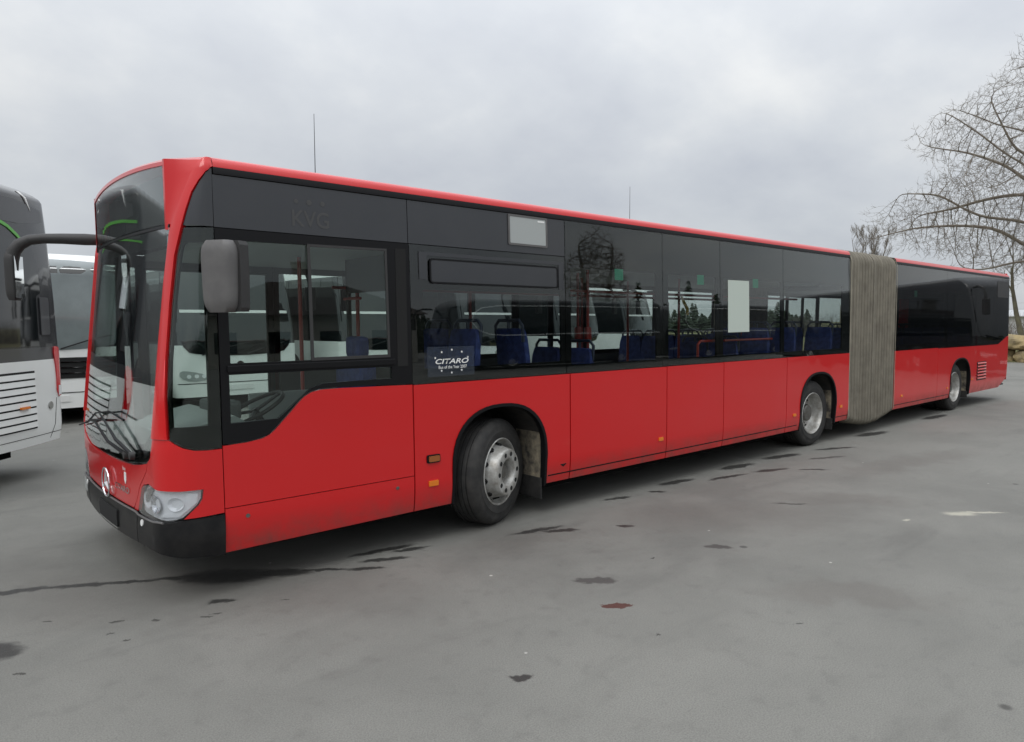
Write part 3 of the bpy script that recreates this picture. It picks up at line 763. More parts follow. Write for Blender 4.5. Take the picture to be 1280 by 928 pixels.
# --- window two with hopper
w2 = [(1.818, 1.340), (3.508, 1.340), (3.508, 2.452), (1.818, 2.452)]
w2h = rrect(1.935, 1.46, 3.452, 2.10, .02, 3)
g2 = bp_('side_window', [w2], GL_SIDE, -.002, .006)
panel('black_border', [w2, w2h], S, BLKG, g2, -.012, .02, US, VS)
hp = panel('hopper_window', [rrect(2.0, 2.155, 3.395, 2.345, .03)], S, PANEL, g2, .010, .010, US, VS)
panel('hopper_frame', [rrect(1.993, 2.148, 3.402, 2.352, .035), rrect(2.008, 2.163, 3.387, 2.337, .02)], S, BLK, g2, .012, .008, US, VS)
panel('window_header', [[(1.90, 2.18), (1.975, 2.18), (1.975, 2.37), (3.42, 2.37), (3.42, 2.14), (3.485, 2.14), (3.485, 2.40), (1.90, 2.40)]], S, PANEL, g2, .002, .003, US, VS)

# sticker
stk = panel('window_sticker', [rrect(1.955, 1.39, 2.42, 1.635, .004, 2)], S, STK, g2, .0008, .0012, US, VS)
text_mesh('CITARO', S, 2.03, 1.492, .33, .042, 'sticker_title', WHTM, stk, .003, .25, .02)
text_mesh('Bus of the Year 2007', S, 2.06, 1.452, .28, .026, 'sticker_text', WHTM, stk, .003, 0, .008)
for k in range(10):
    a = 2 * pi * k / 10 + .3
    uc, vc = 2.19 + .17 * cos(a), 1.512 + .095 * sin(a)
    if abs(vc - 1.49) < .045: continue
    st = []
    for j in range(10):
        rr_ = .012 if j % 2 == 0 else .005
        st.append((uc + rr_ * cos(pi / 2 + j * pi / 5), vc + rr_ * sin(pi / 2 + j * pi / 5)))
    panel('sticker_star', [st], S, WHTM, stk, .003, .001, US, VS)

# --- full height windows
def win(x0, x1, zb, z0, pil0, pil1, mat=GL_SIDE, h1=2.36, name='side_window'):
    o = [(x0, zb), (x1, zb), (x1, 2.797), (x0, 2.797)]
    g_ = bp_(name, [o], mat, 0, .006)
    if pil0 is not None:
        h = rrect(x0 + pil0, z0, x1 - pil1, h1, .02, 3)
        panel('black_border', [o, h], S, BLKG, g_, -.010, .02, US, VS)
    return g_
W3 = win(3.514, 4.978, 1.341, 1.42, .07, .10)
W4 = win(4.984, 6.071, 1.343, 1.42, .10, .07)
W5 = win(6.077, 7.542, 1.344, 1.42, .07, .04)
W6 = win(7.548, 9.545, 1.346, 1.42, .04, .25)
W7 = win(11.285, 13.74, 1.322, 1.42, .10, .06, GL_DARK)
W8 = win(13.746, 15.42, 1.310, 1.42, .06, .06, GL_DARK)
rw = [(15.426, 1.302), (16.7, 1.300), (17.04, 1.305), (17.69, 1.478), (17.79, 1.482), (17.79, 2.797), (15.426, 2.797)]
W9 = bp_('rear_side_window', [rw], GL_DARK, 0, .006)
panel('black_border', [rw, rrect(15.5, 1.45, 16.75, 2.36, .02)], S, BLKG, W9, -.010, .02, US, VS)
panel('service_grille', [rrect(16.9, 2.36, 17.7, 2.72, .02)], S, MIRD, W9, .004, .005, US, VS)
# paper behind window five, emergency exit signs
panel('white_paper', [[(6.235, 1.700), (6.705, 1.703), (6.70, 2.342), (6.232, 2.338)]], S, PAPER, W5, .0025, .002, US, VS)
for W_, x in ((W3, 4.21), (W4, 5.62), (W5, 6.80), (W7, 12.1)):
    panel('exit_sign', [rrect(x, 2.262, x + .13, 2.375, .004, 2)], S, GRN, W_, -.028 + .022, .003, US, VS)
# louvres at the rear
mb = MB()
for k in range(6):
    z = .575 + k * .068
    mb.box((15.62 - .0, -.012, z), (16.18, -.001, z + .018))
lv = panel('louvre_recess', [rrect(15.60, .555, 16.22, .955, .01)], S, HOLE, bus, .002, .004, US, VS)
mb = MB()
for k in range(6):
    z = .575 + k * .064
    mb.add([(15.62, -.004, z), (16.20, -.004, z), (16.20, -.022, z + .022), (15.62, -.022, z + .022), (15.62, -.004, z + .040), (16.20, -.004, z + .040)], [(0, 1, 2, 3), (3, 2, 5, 4)])
mb.build('louvre_slats', RED, lv)

# side markers
def marker(x, z, w=.075, h=.04, mat=AMB, off=.010):
    panel('side_marker', [rrect(x - w / 2, z - h / 2, x + w / 2, z + h / 2, .006)], S, mat, bus, off, .012, US, VS)
bi = panel('side_indicator', [rrect(1.93, .685, 2.055, .752, .012)], S, BLK, bus, .012, .014, US, VS)
panel('indicator_lens', [rrect(1.945, .695, 2.045, .742, .008)], S, AMBD, bi, .020, .008, US, VS)
marker(1.992, .514, .09, .045); marker(4.944, .536); marker(7.88, .53); marker(9.29, .535); marker(11.61, .523); marker(13.85, .51, .05); marker(15.32, .60, .05)
panel('jacking_mark', [[(3.425, .462), (3.50, .462), (3.50, .468), (3.466, .468), (3.462, .440), (3.459, .468), (3.425, .468)]], S, HOLE, bus, .002, .003, US, VS)

# --- roof
def roof_prof(x, top=2.99):
    pts = []
    for y, z in ((.030, 2.842), (.034, 2.872), (.050, 2.897), (.085, 2.914), (.16, 2.928), (.40, 2.958), (.80, 2.982), (1.275, top)):
        pts.append((y, z))
    pts += [(2.55 - y, z) for y, z in reversed(pts[:-1])]
    return [(x, y, z) for y, z in pts]
mb = MB(); mb.grid([roof_prof(x) for x in (.385, .6, .9, 3, 6, 9.54)]); mb.build('front_roof', RED, bus, smooth=True, sharp=60)
mb = MB(); rows = [roof_prof(x) for x in (11.29, 14, 17.0, 17.6)]; rows.append([(17.76, p[1], p[2] - .01) for p in roof_prof(17.7)])
mb.grid(rows); mb.build('rear_roof', RED, bus, smooth=True, sharp=60)

def roofz(y):
    y = min(y, 2.55 - y); P_ = [(.030, 2.842), (.034, 2.872), (.050, 2.897), (.085, 2.914), (.16, 2.928), (.40, 2.958), (.80, 2.982), (1.275, 2.99)]
    for (a, b), (c, d) in zip(P_, P_[1:]):
        if y <= c: return b + (d - b) * (y - a) / (c - a)
    return 2.99
# destination box: vertical display glass in a red surround standing proud of the sloping corners
def FX(y): # display front
    t = (y - HB) / 1.05
    return .100 + .060 * t * t
def ztop(y):
    t = (y - HB) / 1.03
    return 2.898 + .034 * (1 - t * t)
ys = [.245 + (2.06) * i / 24 for i in range(25)]
def D(u, v, off=0.0):   # u = -y (so that u to the right looks outward -x)
    return Vector((FX(-u) - off, -u, v))
disp = [(-y, 2.478) for y in reversed(ys)] + [(-y, ztop(y) - .048) for y in ys]
dg_ = panel('destination_display', [disp], D, GL_WS, bus, 0, .006, [-y for y in ys], [2.6, 2.75, 2.9])
panel('display_board', [[(-2.2, 2.52), (-.35, 2.52), (-.35, 2.84), (-2.2, 2.84)]], D, HOLE, dg_, -.09, .01, [-y for y in ys], [])
mb = MB()
for f in (0, 1):
    pass
rows = []
for y in ys:
    zt = ztop(y); rz_ = roofz(y)
    rows.append([(FX(y) + .006, y, zt - .050), (FX(y) - .006, y, zt - .046), (FX(y) - .004, y, zt - .02), (FX(y) + .02, y, zt), (FX(y) + .10, y, zt + .005), (.30, y, (zt + rz_) / 2 + .004), (.42, y, rz_ + .002), (.95, y, rz_ - .003)])
mb.grid(rows)
# side cheeks: triangle between the display edge and the pillar arc
for sgn in (0, 1):
    rows = []
    for i in range(11):
        f = i / 10; z = 2.44 + (2.893 - 2.44) * f
        y0 = .245; xfr = FX(y0) - .004
        # arc inner edge at this height
        for j in range(len(pL) - 1):
            if pL[j][1] <= z <= pL[j + 1][1] + 1e-6: break
        z_ = z
        q = (z - pL[j][1]) / (pL[j + 1][1] - pL[j][1]); q = max(0, min(1.0, q)); sa = pL[j][0] + (pL[j + 1][0] - pL[j][0]) * q
        e_ = S(sa + .02, z, -.006)
        a_ = Vector((xfr, y0 - .012, z)); 
        row = [a_, a_.lerp(e_, .3) + Vector((0, .012, 0)), a_.lerp(e_, .65) + Vector((0, .018, 0)), e_]
        if sgn: row = [Vector((p.x, 2.55 - p.y, p.z)) for p in row]
        rows.append(row)
    last = rows[-1]
    for xx in (.384, .62):
        rows.append([Vector((xx, y if not sgn else 2.55 - y, roofz(y) + (.002 if xx < .5 else -.004))) for y in (.40, .25, .14, .052)])
    mb.grid(rows)
    y_ = .245 if not sgn else 2.305
    mb.add([(FX(.245) - .004, y_ + (-.012 if not sgn else .012), 2.44), (FX(.245) - .006, y_ + (.014 if not sgn else -.014), 2.44), (FX(.245) - .006, y_ + (.014 if not sgn else -.014), 2.893), (FX(.245) - .004, y_ + (-.012 if not sgn else .012), 2.893)], [(0, 1, 2, 3)])
mb.build('roof_fairing', RED, bus, smooth=True, sharp=40)

# --- far side of the bus (seen through the windows)
def F(u, v, off=0.0):
    return Vector((u, 2.55 - yoff(v) + off, v))
def fpanel(name, polys, mat, parent=bus, off=0.0, thick=.015):
    return panel(name, polys, F, mat, parent, off, thick, [], [1.35, 2.1])
def mirror_u(p): return p
def doorway(x0, x1):
    d = fpanel('passenger_door', [[(x0, .33), (x1, .33), (x1, 2.45), (x0, 2.45)]] + [[(a, .45), (b, .45), (b, 2.32), (a, 2.32)] for a, b in ((x0 + .07, (x0 + x1) / 2 - .05), ((x0 + x1) / 2 + .05, x1 - .07))], BLK)
    fpanel('door_glass', [[(x0 + .05, .43), (x1 - .05, .43), (x1 - .05, 2.34), (x0 + .05, 2.34)]], GL_SIDE, d, -.02, .006)
def fside(x0, x1, doors, pillars):
    xs = [x0]
    for d in doors: xs += [d[0], d[1]]
    xs.append(x1)
    for a, b in zip(xs[::2], xs[1::2]):
        if b - a < .05: continue
        fpanel('red_far_side_panel', [[(a, ZS), (b, ZS), (b, 1.0), (a, 1.0)]], RED)
        fpanel('red_far_side_panel', [[(a, 1.0), (b, 1.0), (b, 1.335), (a, 1.335)]], RED)
        o = [(a, 1.34), (b, 1.34), (b, 2.80), (a, 2.80)]
        n = max(1, round((b - a) / 1.45)); w = (b - a) / n
        holes = [[(a + i * w + .06, 1.42), (a + (i + 1) * w - .06, 1.42), (a + (i + 1) * w - .06, 2.34), (a + i * w + .06, 2.34)] for i in range(n)]
        g_ = fpanel('far_side_window', [o], GL_SIDE, off=0, thick=.006)
        fpanel('black_border', [o] + holes, BLKG, g_, -.01, .015)
    for d in doors:
        doorway(*d)
        fpanel('upper_panel', [[(d[0], 2.455), (d[1], 2.455), (d[1], 2.80), (d[0], 2.80)]], PANEL)
fside(.42, 9.54, [(.50, 1.72), (4.95, 6.25)], [])
fside(11.29, 17.75, [(12.1, 13.4)], [])
# rear end
mb = MB(); rows = []
for z in (.45, .7, 1.0, 1.4, 1.9, 2.4, 2.8, 2.93):
    row = []
    for k in range(13):
        t = -1 + 2 * k / 12
        y = HB + t * (HB - .01 - yoff(z)); x = 17.84 - .05 * abs(t) ** 5 - .06 * max(0, (z - 2.0)) ** 1.0 * .3
        row.append((x, y, z))
    rows.append(row)
mb.grid(rows); mb.build('rear_end', RED, bus, smooth=True)
mb = MB(); mb.box((17.80, .25, 1.55), (17.86, 2.3, 2.5), .01); mb.build('rear_window', DGLASS, bus)
for y in (.10, 2.30):
    mb = MB(); mb.box((17.80, y, .75), (17.865, y + .15, 1.25), .01); mb.build('tail_light', REDL, bus)
mb = MB(); mb.box((17.6, .12, .38), (17.87, 2.43, .62), .03); mb.build('rear_bumper', BUMP, bus)

# underbody, floor, ceiling, end walls
mb = MB(); mb.box((.6, .16, .25), (2.15, 2.39, .33)); mb.box((.8, .5, .17), (2.1, 2.05, .26)); mb.box((3.3, .55, .16), (7.9, 2.0, .335)); mb.box((9.2, .8, .17), (13.8, 1.75, .335)); mb.box((3.27, .12, .24), (8.0, 2.43, .33)); mb.box((2.1, .75, .2), (3.3, 1.8, .33)); mb.box((7.9, .75, .2), (9.3, 1.8, .33)); mb.box((9.2, .12, .24), (9.5, 2.43, .33))  # lowest middle boxes added to block light and deepen the shadow underneath
mb.box((11.3, .12, .24), (13.9, 2.43, .33)); mb.box((13.9, .75, .2), (15.3, 1.8, .33)); mb.box((15.25, .12, .28), (17.6, 2.43, .36))
mb.box((2.55, .45, .40), (2.88, 2.1, .56)); mb.box((8.4, .45, .40), (8.7, 2.1, .56)); mb.box((14.4, .45, .40), (14.7, 2.1, .56))
mb.build('underbody', UND, bus)
mb = MB()
for a, b, full in ((.15, 2.16, 1), (2.16, 3.27, 0), (3.27, 8.0, 1), (8.0, 9.17, 0), (9.17, 9.5, 1), (11.3, 13.97, 1), (13.97, 15.23, 0), (15.23, 17.7, 1)):
    mb.box((a, .05 if full else .78, .337), (b, 2.5 if full else 1.78, .37))
mb.box((9.5, 1.0, .337), (11.3, 1.5, .36)); mb.build('floor', FLR, bus)
mb = MB(); mb.box((.55, .08, 2.40), (9.5, 2.47, 2.46)); mb.box((11.3, .08, 2.40), (17.7, 2.47, 2.46)); mb.build('ceiling', CEIL, bus)
# inner wall lining below the windows
mb = MB(); [mb.box((a, .035, .36), (b, .055, 1.02)) for a, b in ((.40, 2.16), (3.27, 8.0), (9.17, 9.5), (11.3, 13.97), (15.23, 17.5))]
mb.box((1.9, .035, 1.14), (9.5, .055, 1.40)); mb.box((3.27, .035, 1.02), (8.0, .055, 1.14)); mb.box((11.3, .035, 1.14), (17.5, .055, 1.40))
mb.box((1.75, 2.49, .36), (4.93, 2.51, 1.36)); mb.box((6.27, 2.49, .36), (9.5, 2.51, 1.36)); mb.box((11.3, 2.49, .36), (12.08, 2.51, 1.36)); mb.box((13.42, 2.49, .36), (17.5, 2.51, 1.36))
mb.build('wall_lining', INTD, bus)
# wheel boxes and engine compartment inside
mb = MB()
for xc, hw, tp in ARCH:
    for y0, y1 in ((.06, .76), (1.80, 2.48)):
        mb.box((xc - hw - .05, y0, tp + .01), (xc + hw + .05, y1, tp + .05)); mb.box((xc - hw - .05, y0, .36), (xc - hw - .02, y1, tp + .01)); mb.box((xc + hw + .02, y0, .36), (xc + hw + .05, y1, tp + .01))
    mb.box((xc - hw - .02, .76, .36), (xc + hw + .02, .78, tp + .01)); mb.box((xc - hw - .02, 1.78, .36), (xc + hw + .02, 1.80, tp + .01))
mb.box((15.6, .06, .36), (17.6, 2.48, 1.25), .03); mb.box((16.4, .06, 1.2), (17.6, .9, 2.38), .03)
mb.build('wheel_box', INTD, bus)

# --- bellows
def bell_ring(x, ins, u):
    pts = []
    zb = .27 - .13 * sin(pi * u); zt = 2.945
    y0, y1 = .004 + ins, 2.546 - ins; z0, z1 = zb + ins, zt - ins
    r_ = .22
    for cx, cz, a0 in ((y1 - r_, z1 - r_, 0), (y0 + r_, z1 - r_, 90), (y0 + .1, z0 + .1, 180), (y1 - .1, z0 + .1, 270)):
        rr_ = r_ if a0 < 180 else .1
        for k in range(7):
            a = R(a0 + 90 * k / 6); pts.append((x, cx + rr_ * cos(a), cz + rr_ * sin(a)))
    return pts
mb = MB(); rows = []; mbw = MB()
random.seed(4)
NP = 8
for half, (xa, xb) in enumerate(((9.55, 10.37), (10.43, 11.28))):
    w = (xb - xa) / NP
    for k in range(NP):
        x = xa + k * w; jit = random.uniform(-.006, .006); uu = lambda xx: (xx - 9.55) / 1.73
        d_ = random.uniform(.07, .12); w0 = w
        for fx, ins in ((.0, d_), (.07, d_ * .6), (.16, .010 + jit), (.32, .0 + jit), (.46, .004 + jit), (.50, .030), (.54, .006 + jit), (.68, .001 + jit), (.82, .010 + jit), (.92, d_ * .6)):
            rows.append(bell_ring(x + fx * w, max(0, ins), uu(x + fx * w)))
    if half == 0:
        rows.append(bell_ring(10.37, .05, .474)); rows.append(bell_ring(10.375, .0, .48)); rows.append(bell_ring(10.425, .0, .5)); rows.append(bell_ring(10.43, .05, .51))
rows.append(bell_ring(11.28, .04, 1))
mb.grid(rows, closed=True)
be = mb.build('bellows', BELL, bus, smooth=True, sharp=70)
for x0, x1 in ((9.540, 9.562), (11.268, 11.288)):
    mb = MB()
    u = 0 if x0 < 10 else 1
    mb.grid([bell_ring(x0, -.003, u), bell_ring(x1, -.003, u)], closed=True); mb.grid([bell_ring(x1, .05, u), bell_ring(x0, .05, u)], closed=True)
    mb.build('bellows_frame', BELLT, be)

# --- wheels
def make_wheel(name, loc, rz, front, parent, flip=False):
    w = MB()
    mtx = Matrix.Translation(loc) @ Matrix.Rotation(rz + (pi if flip else 0), 4, 'Z')
    wd = .275 if front else .56
    tp = [(.298, -.012), (.305, .004), (.335, .012), (.372, .016), (.376, .012), (.415, .014), (.440, .006), (.462, -.010), (.476, -.030), (.480, -.045)]
    n_g = 4
    for g in range(n_g):
        o = -.045 - (.185) * (g + .5) / n_g
        tp += [(.480, o + .006), (.468, o + .004), (.468, o - .004), (.480, o - .006)]
    tp += [(.480, -.235), (.470, -.258), (.440, -.280), (.335, -.29), (.298, -.27)]
    w.lathe(tp, 72, mtx)
    if not front:
        w.lathe([(a, b - .30) for a, b in tp], 48, mtx)
    tyre = w.build('tyre', RUB, parent, smooth=True, sharp=50)
    r_ = MB()
    if front:
        prof = [(.302, -.02), (.306, .006), (.298, .012), (.290, .004), (.285, -.030), (.278, -.060), (.268, -.072), (.256, -.068), (.240, -.035), (.222, .035), (.214, .072), (.205, .084), (.198, .086), (.128, .086), (.120, .080), (.114, .0), (.112, -.02)]
        hub = [(.113, -.02), (.066, -.022), (.063, .030), (.052, .042), (.0, .046)]
    else:
        prof = [(.302, -.02), (.306, .006), (.298, .012), (.289, .0), (.280, -.06), (.268, -.13), (.255, -.150), (.235, -.165), (.200, -.172), (.125, -.172), (.118, -.168)]
        hub = [(.125, -.172), (.120, -.075), (.108, -.062), (.06, -.055), (.0, -.052)]
    r_.lathe(prof, 64, mtx); rim = r_.build('rim', RIM, parent, smooth=True, sharp=50)
    h = MB(); h.lathe(hub, 32, mtx); h.build('hub', HUBM, parent, smooth=True)
    # hand holes and nut holes
    hh = MB()
    def disc(mbx, rad_, ang, out_, rx, rt, tilt=0.0, dep=.004, n=14):
        c = Vector((rad_ * cos(ang), -out_, rad_ * sin(ang))); er = Vector((cos(ang), 0, sin(ang))); et = Vector((-sin(ang), 0, cos(ang)))
        ez = Vector((0, -1, 0)); er2 = (er * cos(tilt) + ez * sin(tilt)); nn = (ez * cos(tilt) - er * sin(tilt))
        top = []; 
        for k in range(n):
            a = 2 * pi * k / n; top.append(c + er2 * rx * cos(a) + et * rt * sin(a))
        b0 = [mtx @ (p + nn * dep) for p in top]; b1 = [mtx @ (p - nn * dep) for p in top]
        mbx.add(b0 + b1, [tuple(range(n)), tuple(range(2 * n - 1, n - 1, -1))] + [(k, n + k, n + (k + 1) % n, (k + 1) % n) for k in range(n)])
    for k in range(10):
        a = 2 * pi * k / 10 + .2
        if front: disc(hh, .2455, a, -.030, .034, .027, -1.25, .007)
        else: disc(hh, .238, a, -.163, .018, .028, 0, .003)
    hh.build('hand_holes', HOLE, rim)
    hn = MB()
    for k in range(10):
        a = 2 * pi * k / 10
        if front: disc(hn, .165, a, .086, .021, .021, 0, .002)
        else: disc(hn, .165, a, -.165, .016, .016, 0, .018, 6)
    hn.build('nut_holes' if front else 'wheel_nuts', HOLE if front else HUBM, rim)
    if front:
        hb2 = MB()
        for k in range(10): disc(hb2, .088, 2 * pi * k / 10 + .1, -.012, .010, .010, 0, .014, 6)
        hb2.build('hub_bolts', HUBM, rim)
def wheel_set(xc, front, steer=0.0):
    for flip in (False, True):
        nm = empty('wheel'); nm.parent = bus; nm.matrix_parent_inverse = BUSINV
        y = .10 if not flip else 2.45
        make_wheel('w', (xc, y, .482), steer, front, nm, flip)
wheel_set(2.765, True, R(23)); wheel_set(8.58, False); wheel_set(14.54, False)

# --- mirrors
# near side mirror, hanging from a bracket above
mb = MB(); rows = []
mz = empty('driver_side_mirror'); mz.parent = bus; mz.matrix_parent_inverse = BUSINV
def mirror_shell(parent, cx, cy, z0, z1, w, dpt, rz, mat, name):
    mbx = MB(); rws = []
    mtx = Matrix.Translation((cx, cy, 0)) @ Matrix.Rotation(rz, 4, 'Z')
    for i in range(13):
        f = i / 12; z = z0 + (z1 - z0) * f
        e_ = 1 - abs(2 * f - 1) ** 7 * .28
        ww = w * (.90 + .10 * f) * e_; dd = dpt * e_
        ring = []
        for k in range(20):
            a = 2 * pi * k / 20
            cxx = abs(cos(a)) ** .45 * (1 if cos(a) > 0 else -1); syy = abs(sin(a)) ** .6 * (1 if sin(a) > 0 else -1)
            yy = syy * dd * (1.0 if syy < 0 else .55)
            ring.append(mtx @ Vector((cxx * ww / 2, yy / 1, z)))
        rws.append(ring)
    mbx.grid(rws, closed=True); n = 20
    mbx.f.append(tuple(range(n))); mbx.f.append(tuple(range(12 * n + n - 1, 12 * n - 1, -1)))
    return mbx.build(name, mat, parent, smooth=True, sharp=60), mtx
# shell: broad face towards the front of the bus
MRZ = R(-58)
sh, mt = mirror_shell(mz, .335, -.225, 1.90, 2.345, .238, .075, MRZ, MIRG, 'mirror_cover')
mb = MB(); rows = []
for z, q in ((1.905, .9), (1.93, .97), (2.1, 1), (2.32, .99), (2.345, .9)):
    rows.append([mt @ Vector((sx * .131 * q, y, z)) for sx, y in ((-1, .005), (-1, .075), (1, .085), (1, .005))])
mb.grid(rows, closed=True); mb.f.append((0, 1, 2, 3)); mb.f.append((19, 18, 17, 16))
mb.build('mirror_rear_frame', MIRD, mz)
mb = MB(); v = [mt @ Vector((sx * .118, .088, z)) for sx, z in ((-1, 1.93), (1, 1.93), (1, 2.32), (-1, 2.32))]; mb.add(v, [(0, 1, 2, 3)]); mb.build('mirror_glass', MIRR, mz)
mb = MB(); mb.tube([mt @ Vector((.03, .03, 2.30)), (.37, -.15, 2.33), (.36, -.08, 2.34), (.34, .01, 2.34)], .02, 10)
mb.build('mirror_bracket', MIRD, mz, smooth=True)
# far side mirror on its gooseneck arm
mz2 = empty('kerb_side_mirror'); mz2.parent = bus; mz2.matrix_parent_inverse = BUSINV
arm = [(.24, 2.42, 2.56), (.10, 2.47, 2.56), (-.05, 2.53, 2.56), (-.18, 2.58, 2.555), (-.27, 2.61, 2.54), (-.335, 2.635, 2.50), (-.375, 2.65, 2.44), (-.392, 2.655, 2.36), (-.395, 2.655, 2.28)]
mb = MB(); mb.tube(arm, [.045, .05, .045, .042, .044, .05, .052, .052, .048], 12); mb.build('mirror_arm', MIRD, mz2, smooth=True)
sh2, mt2 = mirror_shell(mz2, -.375, 2.665, 2.03, 2.44, .15, .055, R(-122), MIRD, 'mirror_cover')
mb = MB(); v = [mt2 @ Vector((sx * .068, .034, z)) for sx, z in ((-1, 2.05), (1, 2.05), (1, 2.40), (-1, 2.40))]; mb.add(v, [(0, 1, 2, 3)]); mb.build('mirror_glass', MIRR, mz2)

# --- wipers
def wiper(pts_arm, blade):
    wm = MB(); wm.tube(pts_arm, [.013, .011, .007, .006][:len(pts_arm)], 8); a = wm.build('wiper_arm', BLK, bus, smooth=True)
    wb = MB(); wb.tube(blade, .007, 6); wb.build('wiper_blade', BLK, a, smooth=True)
    wc = MB(); p = Vector(pts_arm[0]); wc.lathe([(.0, .022), (.026, .018), (.03, -.01)], 16, Matrix.Translation(p) @ Matrix.Rotation(R(-90), 4, 'Z')); wc.build('wiper_pivot', MIRD, a, smooth=True)
wiper([S(-.36, .955, .03), S(-.62, 1.03, .055), S(-.90, 1.13, .06), S(-1.10, 1.165, .05)], [S(-.55, 1.17, .035), S(-.9, 1.20, .035), S(-1.35, 1.15, .03), S(-1.7, 1.04, .03)])
wiper([S(-.48, .945, .03), S(-.80, 1.00, .055), S(-1.20, 1.10, .06), S(-1.50, 1.08, .05)], [S(-1.0, 1.13, .03), S(-1.45, 1.09, .03), S(-2.0, 1.00, .03), S(-2.30, .96, .035)])

# antennas
for x, h in ((1.64, .68), (5.855, .58)):
    mb = MB(); mb.tube([(x, 1.275, 2.98), (x, 1.275, 3.02)], .012, 8); mb.tube([(x, 1.275, 3.0), (x + .005, 1.275, 3.0 + h)], [.004, .002], 6); mb.build('roof_antenna', BLK, bus)

# --- interior
mb = MB()
rows = []
for y in (.14, .3, .6, .9, 1.15):
    rows.append([(.12, y, .80), (.12, y, 1.08), (.22, y, 1.14), (.50, y, 1.20), (.62, y, 1.12), (.70, y, 1.0), (.66, y, .80)])
mb.grid(rows); mb.add([rows[0][i] for i in range(7)], [tuple(range(7))]); mb.add([rows[-1][i] for i in range(7)], [tuple(range(7))])
mb.box((.10, 1.15, .5), (.5, 2.3, .98), .02)
dash = mb.build('dashboard', INT, bus)
mb = MB(); mb.box((.48, .45, 1.13), (.66, .85, 1.27), .03); mb.build('instrument_hood', INTD, dash)
sw = MB()
smt = Matrix.Translation((.80, .62, 1.18)) @ Matrix.Rotation(R(-28), 4, 'Y')
sw.tube([smt @ Vector((.235 * cos(2 * pi * k / 28), .235 * sin(2 * pi * k / 28), 0)) for k in range(29)], .016, 8, cap=False)
for a in (0, 120, 240): sw.tube([smt @ Vector((0, 0, -.02)), smt @ Vector((.23 * cos(R(a)), .23 * sin(R(a)), 0))], .014, 6)
sw.tube([smt @ Vector((0, 0, .0)), smt @ Vector((0, 0, -.45))], .03, 8)
sw.build('steering_wheel', BLK, bus, smooth=True)
def driver_seat():
    s = empty('driver_seat'); s.parent = bus; s.matrix_parent_inverse = BUSINV
    m_ = MB(); m_.box((1.15, .38, .72), (1.65, .88, .86), .04); m_.build('cushion', BLUE, s)
    m_ = MB(); m_.box((1.58, .38, .84), (1.72, .88, 1.52), .05); m_.build('backrest', BLUE, s)
    m_ = MB(); m_.box((1.62, .50, 1.54), (1.72, .76, 1.72), .04); m_.build('headrest', BLUE, s)
    m_ = MB(); m_.box((1.25, .48, .36), (1.55, .78, .73)); m_.build('pedestal', INTD, s)
driver_seat()
# cab partition
cp = MB(); cp.box((1.84, .10, .37), (1.87, 1.15, 1.45)); cp.box((1.84, .10, 1.45), (1.87, .13, 2.4)); cp.box((1.84, 1.11, 1.45), (1.87, 1.15, 2.4)); cp.box((1.84, .1, 2.1), (1.87, 1.15, 2.4)); cp.build('cab_partition', INTD, bus)
cp = MB(); cp.box((.95, 1.13, .37), (1.84, 1.16, 1.25), .01); cp.build('cab_door', INT, bus)
def pole(x, y, z0=.37, z1=2.4, knob=True, mat=POLE):
    m_ = MB(); m_.tube([(x, y, z0), (x, y, z1)], .017, 10)
    if knob:
        m_.box((x - .035, y - .03, 1.60), (x + .035, y + .03, 1.78), .02)
    m_.build('grab_pole', mat, bus, smooth=True, sharp=50)
for x, y, kn in ((1.42, 1.16, 0), (1.9, 1.05, 0), (3.05, .92, 0), (4.35, .55, 1), (4.92, 1.55, 1), (4.62, .98, 1), (5.3, 1.6, 0), (6.42, .9, 0), (6.3, 1.7, 0), (7.9, .85, 1), (8.9, 1.7, 0), (12.0, .9, 0), (13.5, .9, 0)):
    pole(x, y, knob=bool(kn))
m_ = MB(); m_.tube([(1.85, y, 2.05) for y in (.9, 1.2)], .015, 6); m_.tube([(x, .78, 2.18) for x in (2.0, 4.0, 6.0, 9.3)], .016, 8); m_.tube([(x, 1.75, 2.18) for x in (2.0, 4.0, 6.0, 9.3)], .016, 8); m_.build('overhead_rail', POLE, bus)
m_ = MB(); m_.tube([(5.75, .10, 1.36), (5.75, .10, 1.56), (5.80, .10, 1.60), (6.12, .10, 1.60)], .016, 8); m_.tube([(6.3, .10, 1.60), (7.42, .10, 1.60)], .014, 8); m_.build('hand_rail', POLE, bus)
m_ = MB(); m_.tube([(6.41, .86, 2.18), (6.44, .84, 2.10), (6.50, .82, 2.0), (6.50, .82, 1.92)], [.01, .022, .024, .02], 6); m_.build('grab_strap', YEL, bus)

def seat_meshes():
    c = MB(); c.box((-.42, -.21, .40), (.02, .21, .47), .025)
    b = MB()
    rows = []
    for z, x, hw_ in ((.40, .02, .20), (.60, .035, .215), (.80, .055, .215), (.98, .075, .205), (1.06, .085, .18), (1.075, .088, .15)):
        rows.append([(x - .035, -hw_, z), (x - .045, 0, z), (x - .035, hw_, z), (x + .02, hw_, z), (x + .03, 0, z), (x + .02, -hw_, z)])
    b.grid(rows, closed=True); b.f.append((35 - 5 + 0, 31, 32, 33, 34, 35))
    h = MB(); h.tube([(.09, -.20, .95), (.10, -.20, 1.10), (.10, -.15, 1.15), (.10, .15, 1.15), (.10, .20, 1.10), (.09, .20, .95)], .016, 8)
    h.tube([(.10, 0, 1.04), (.10, 0, 1.15)], .016, 6)
    l = MB(); l.tube([(-.2, .0, .0), (-.2, 0, .41)], .025, 8)
    return c, b, h, l
proto = None
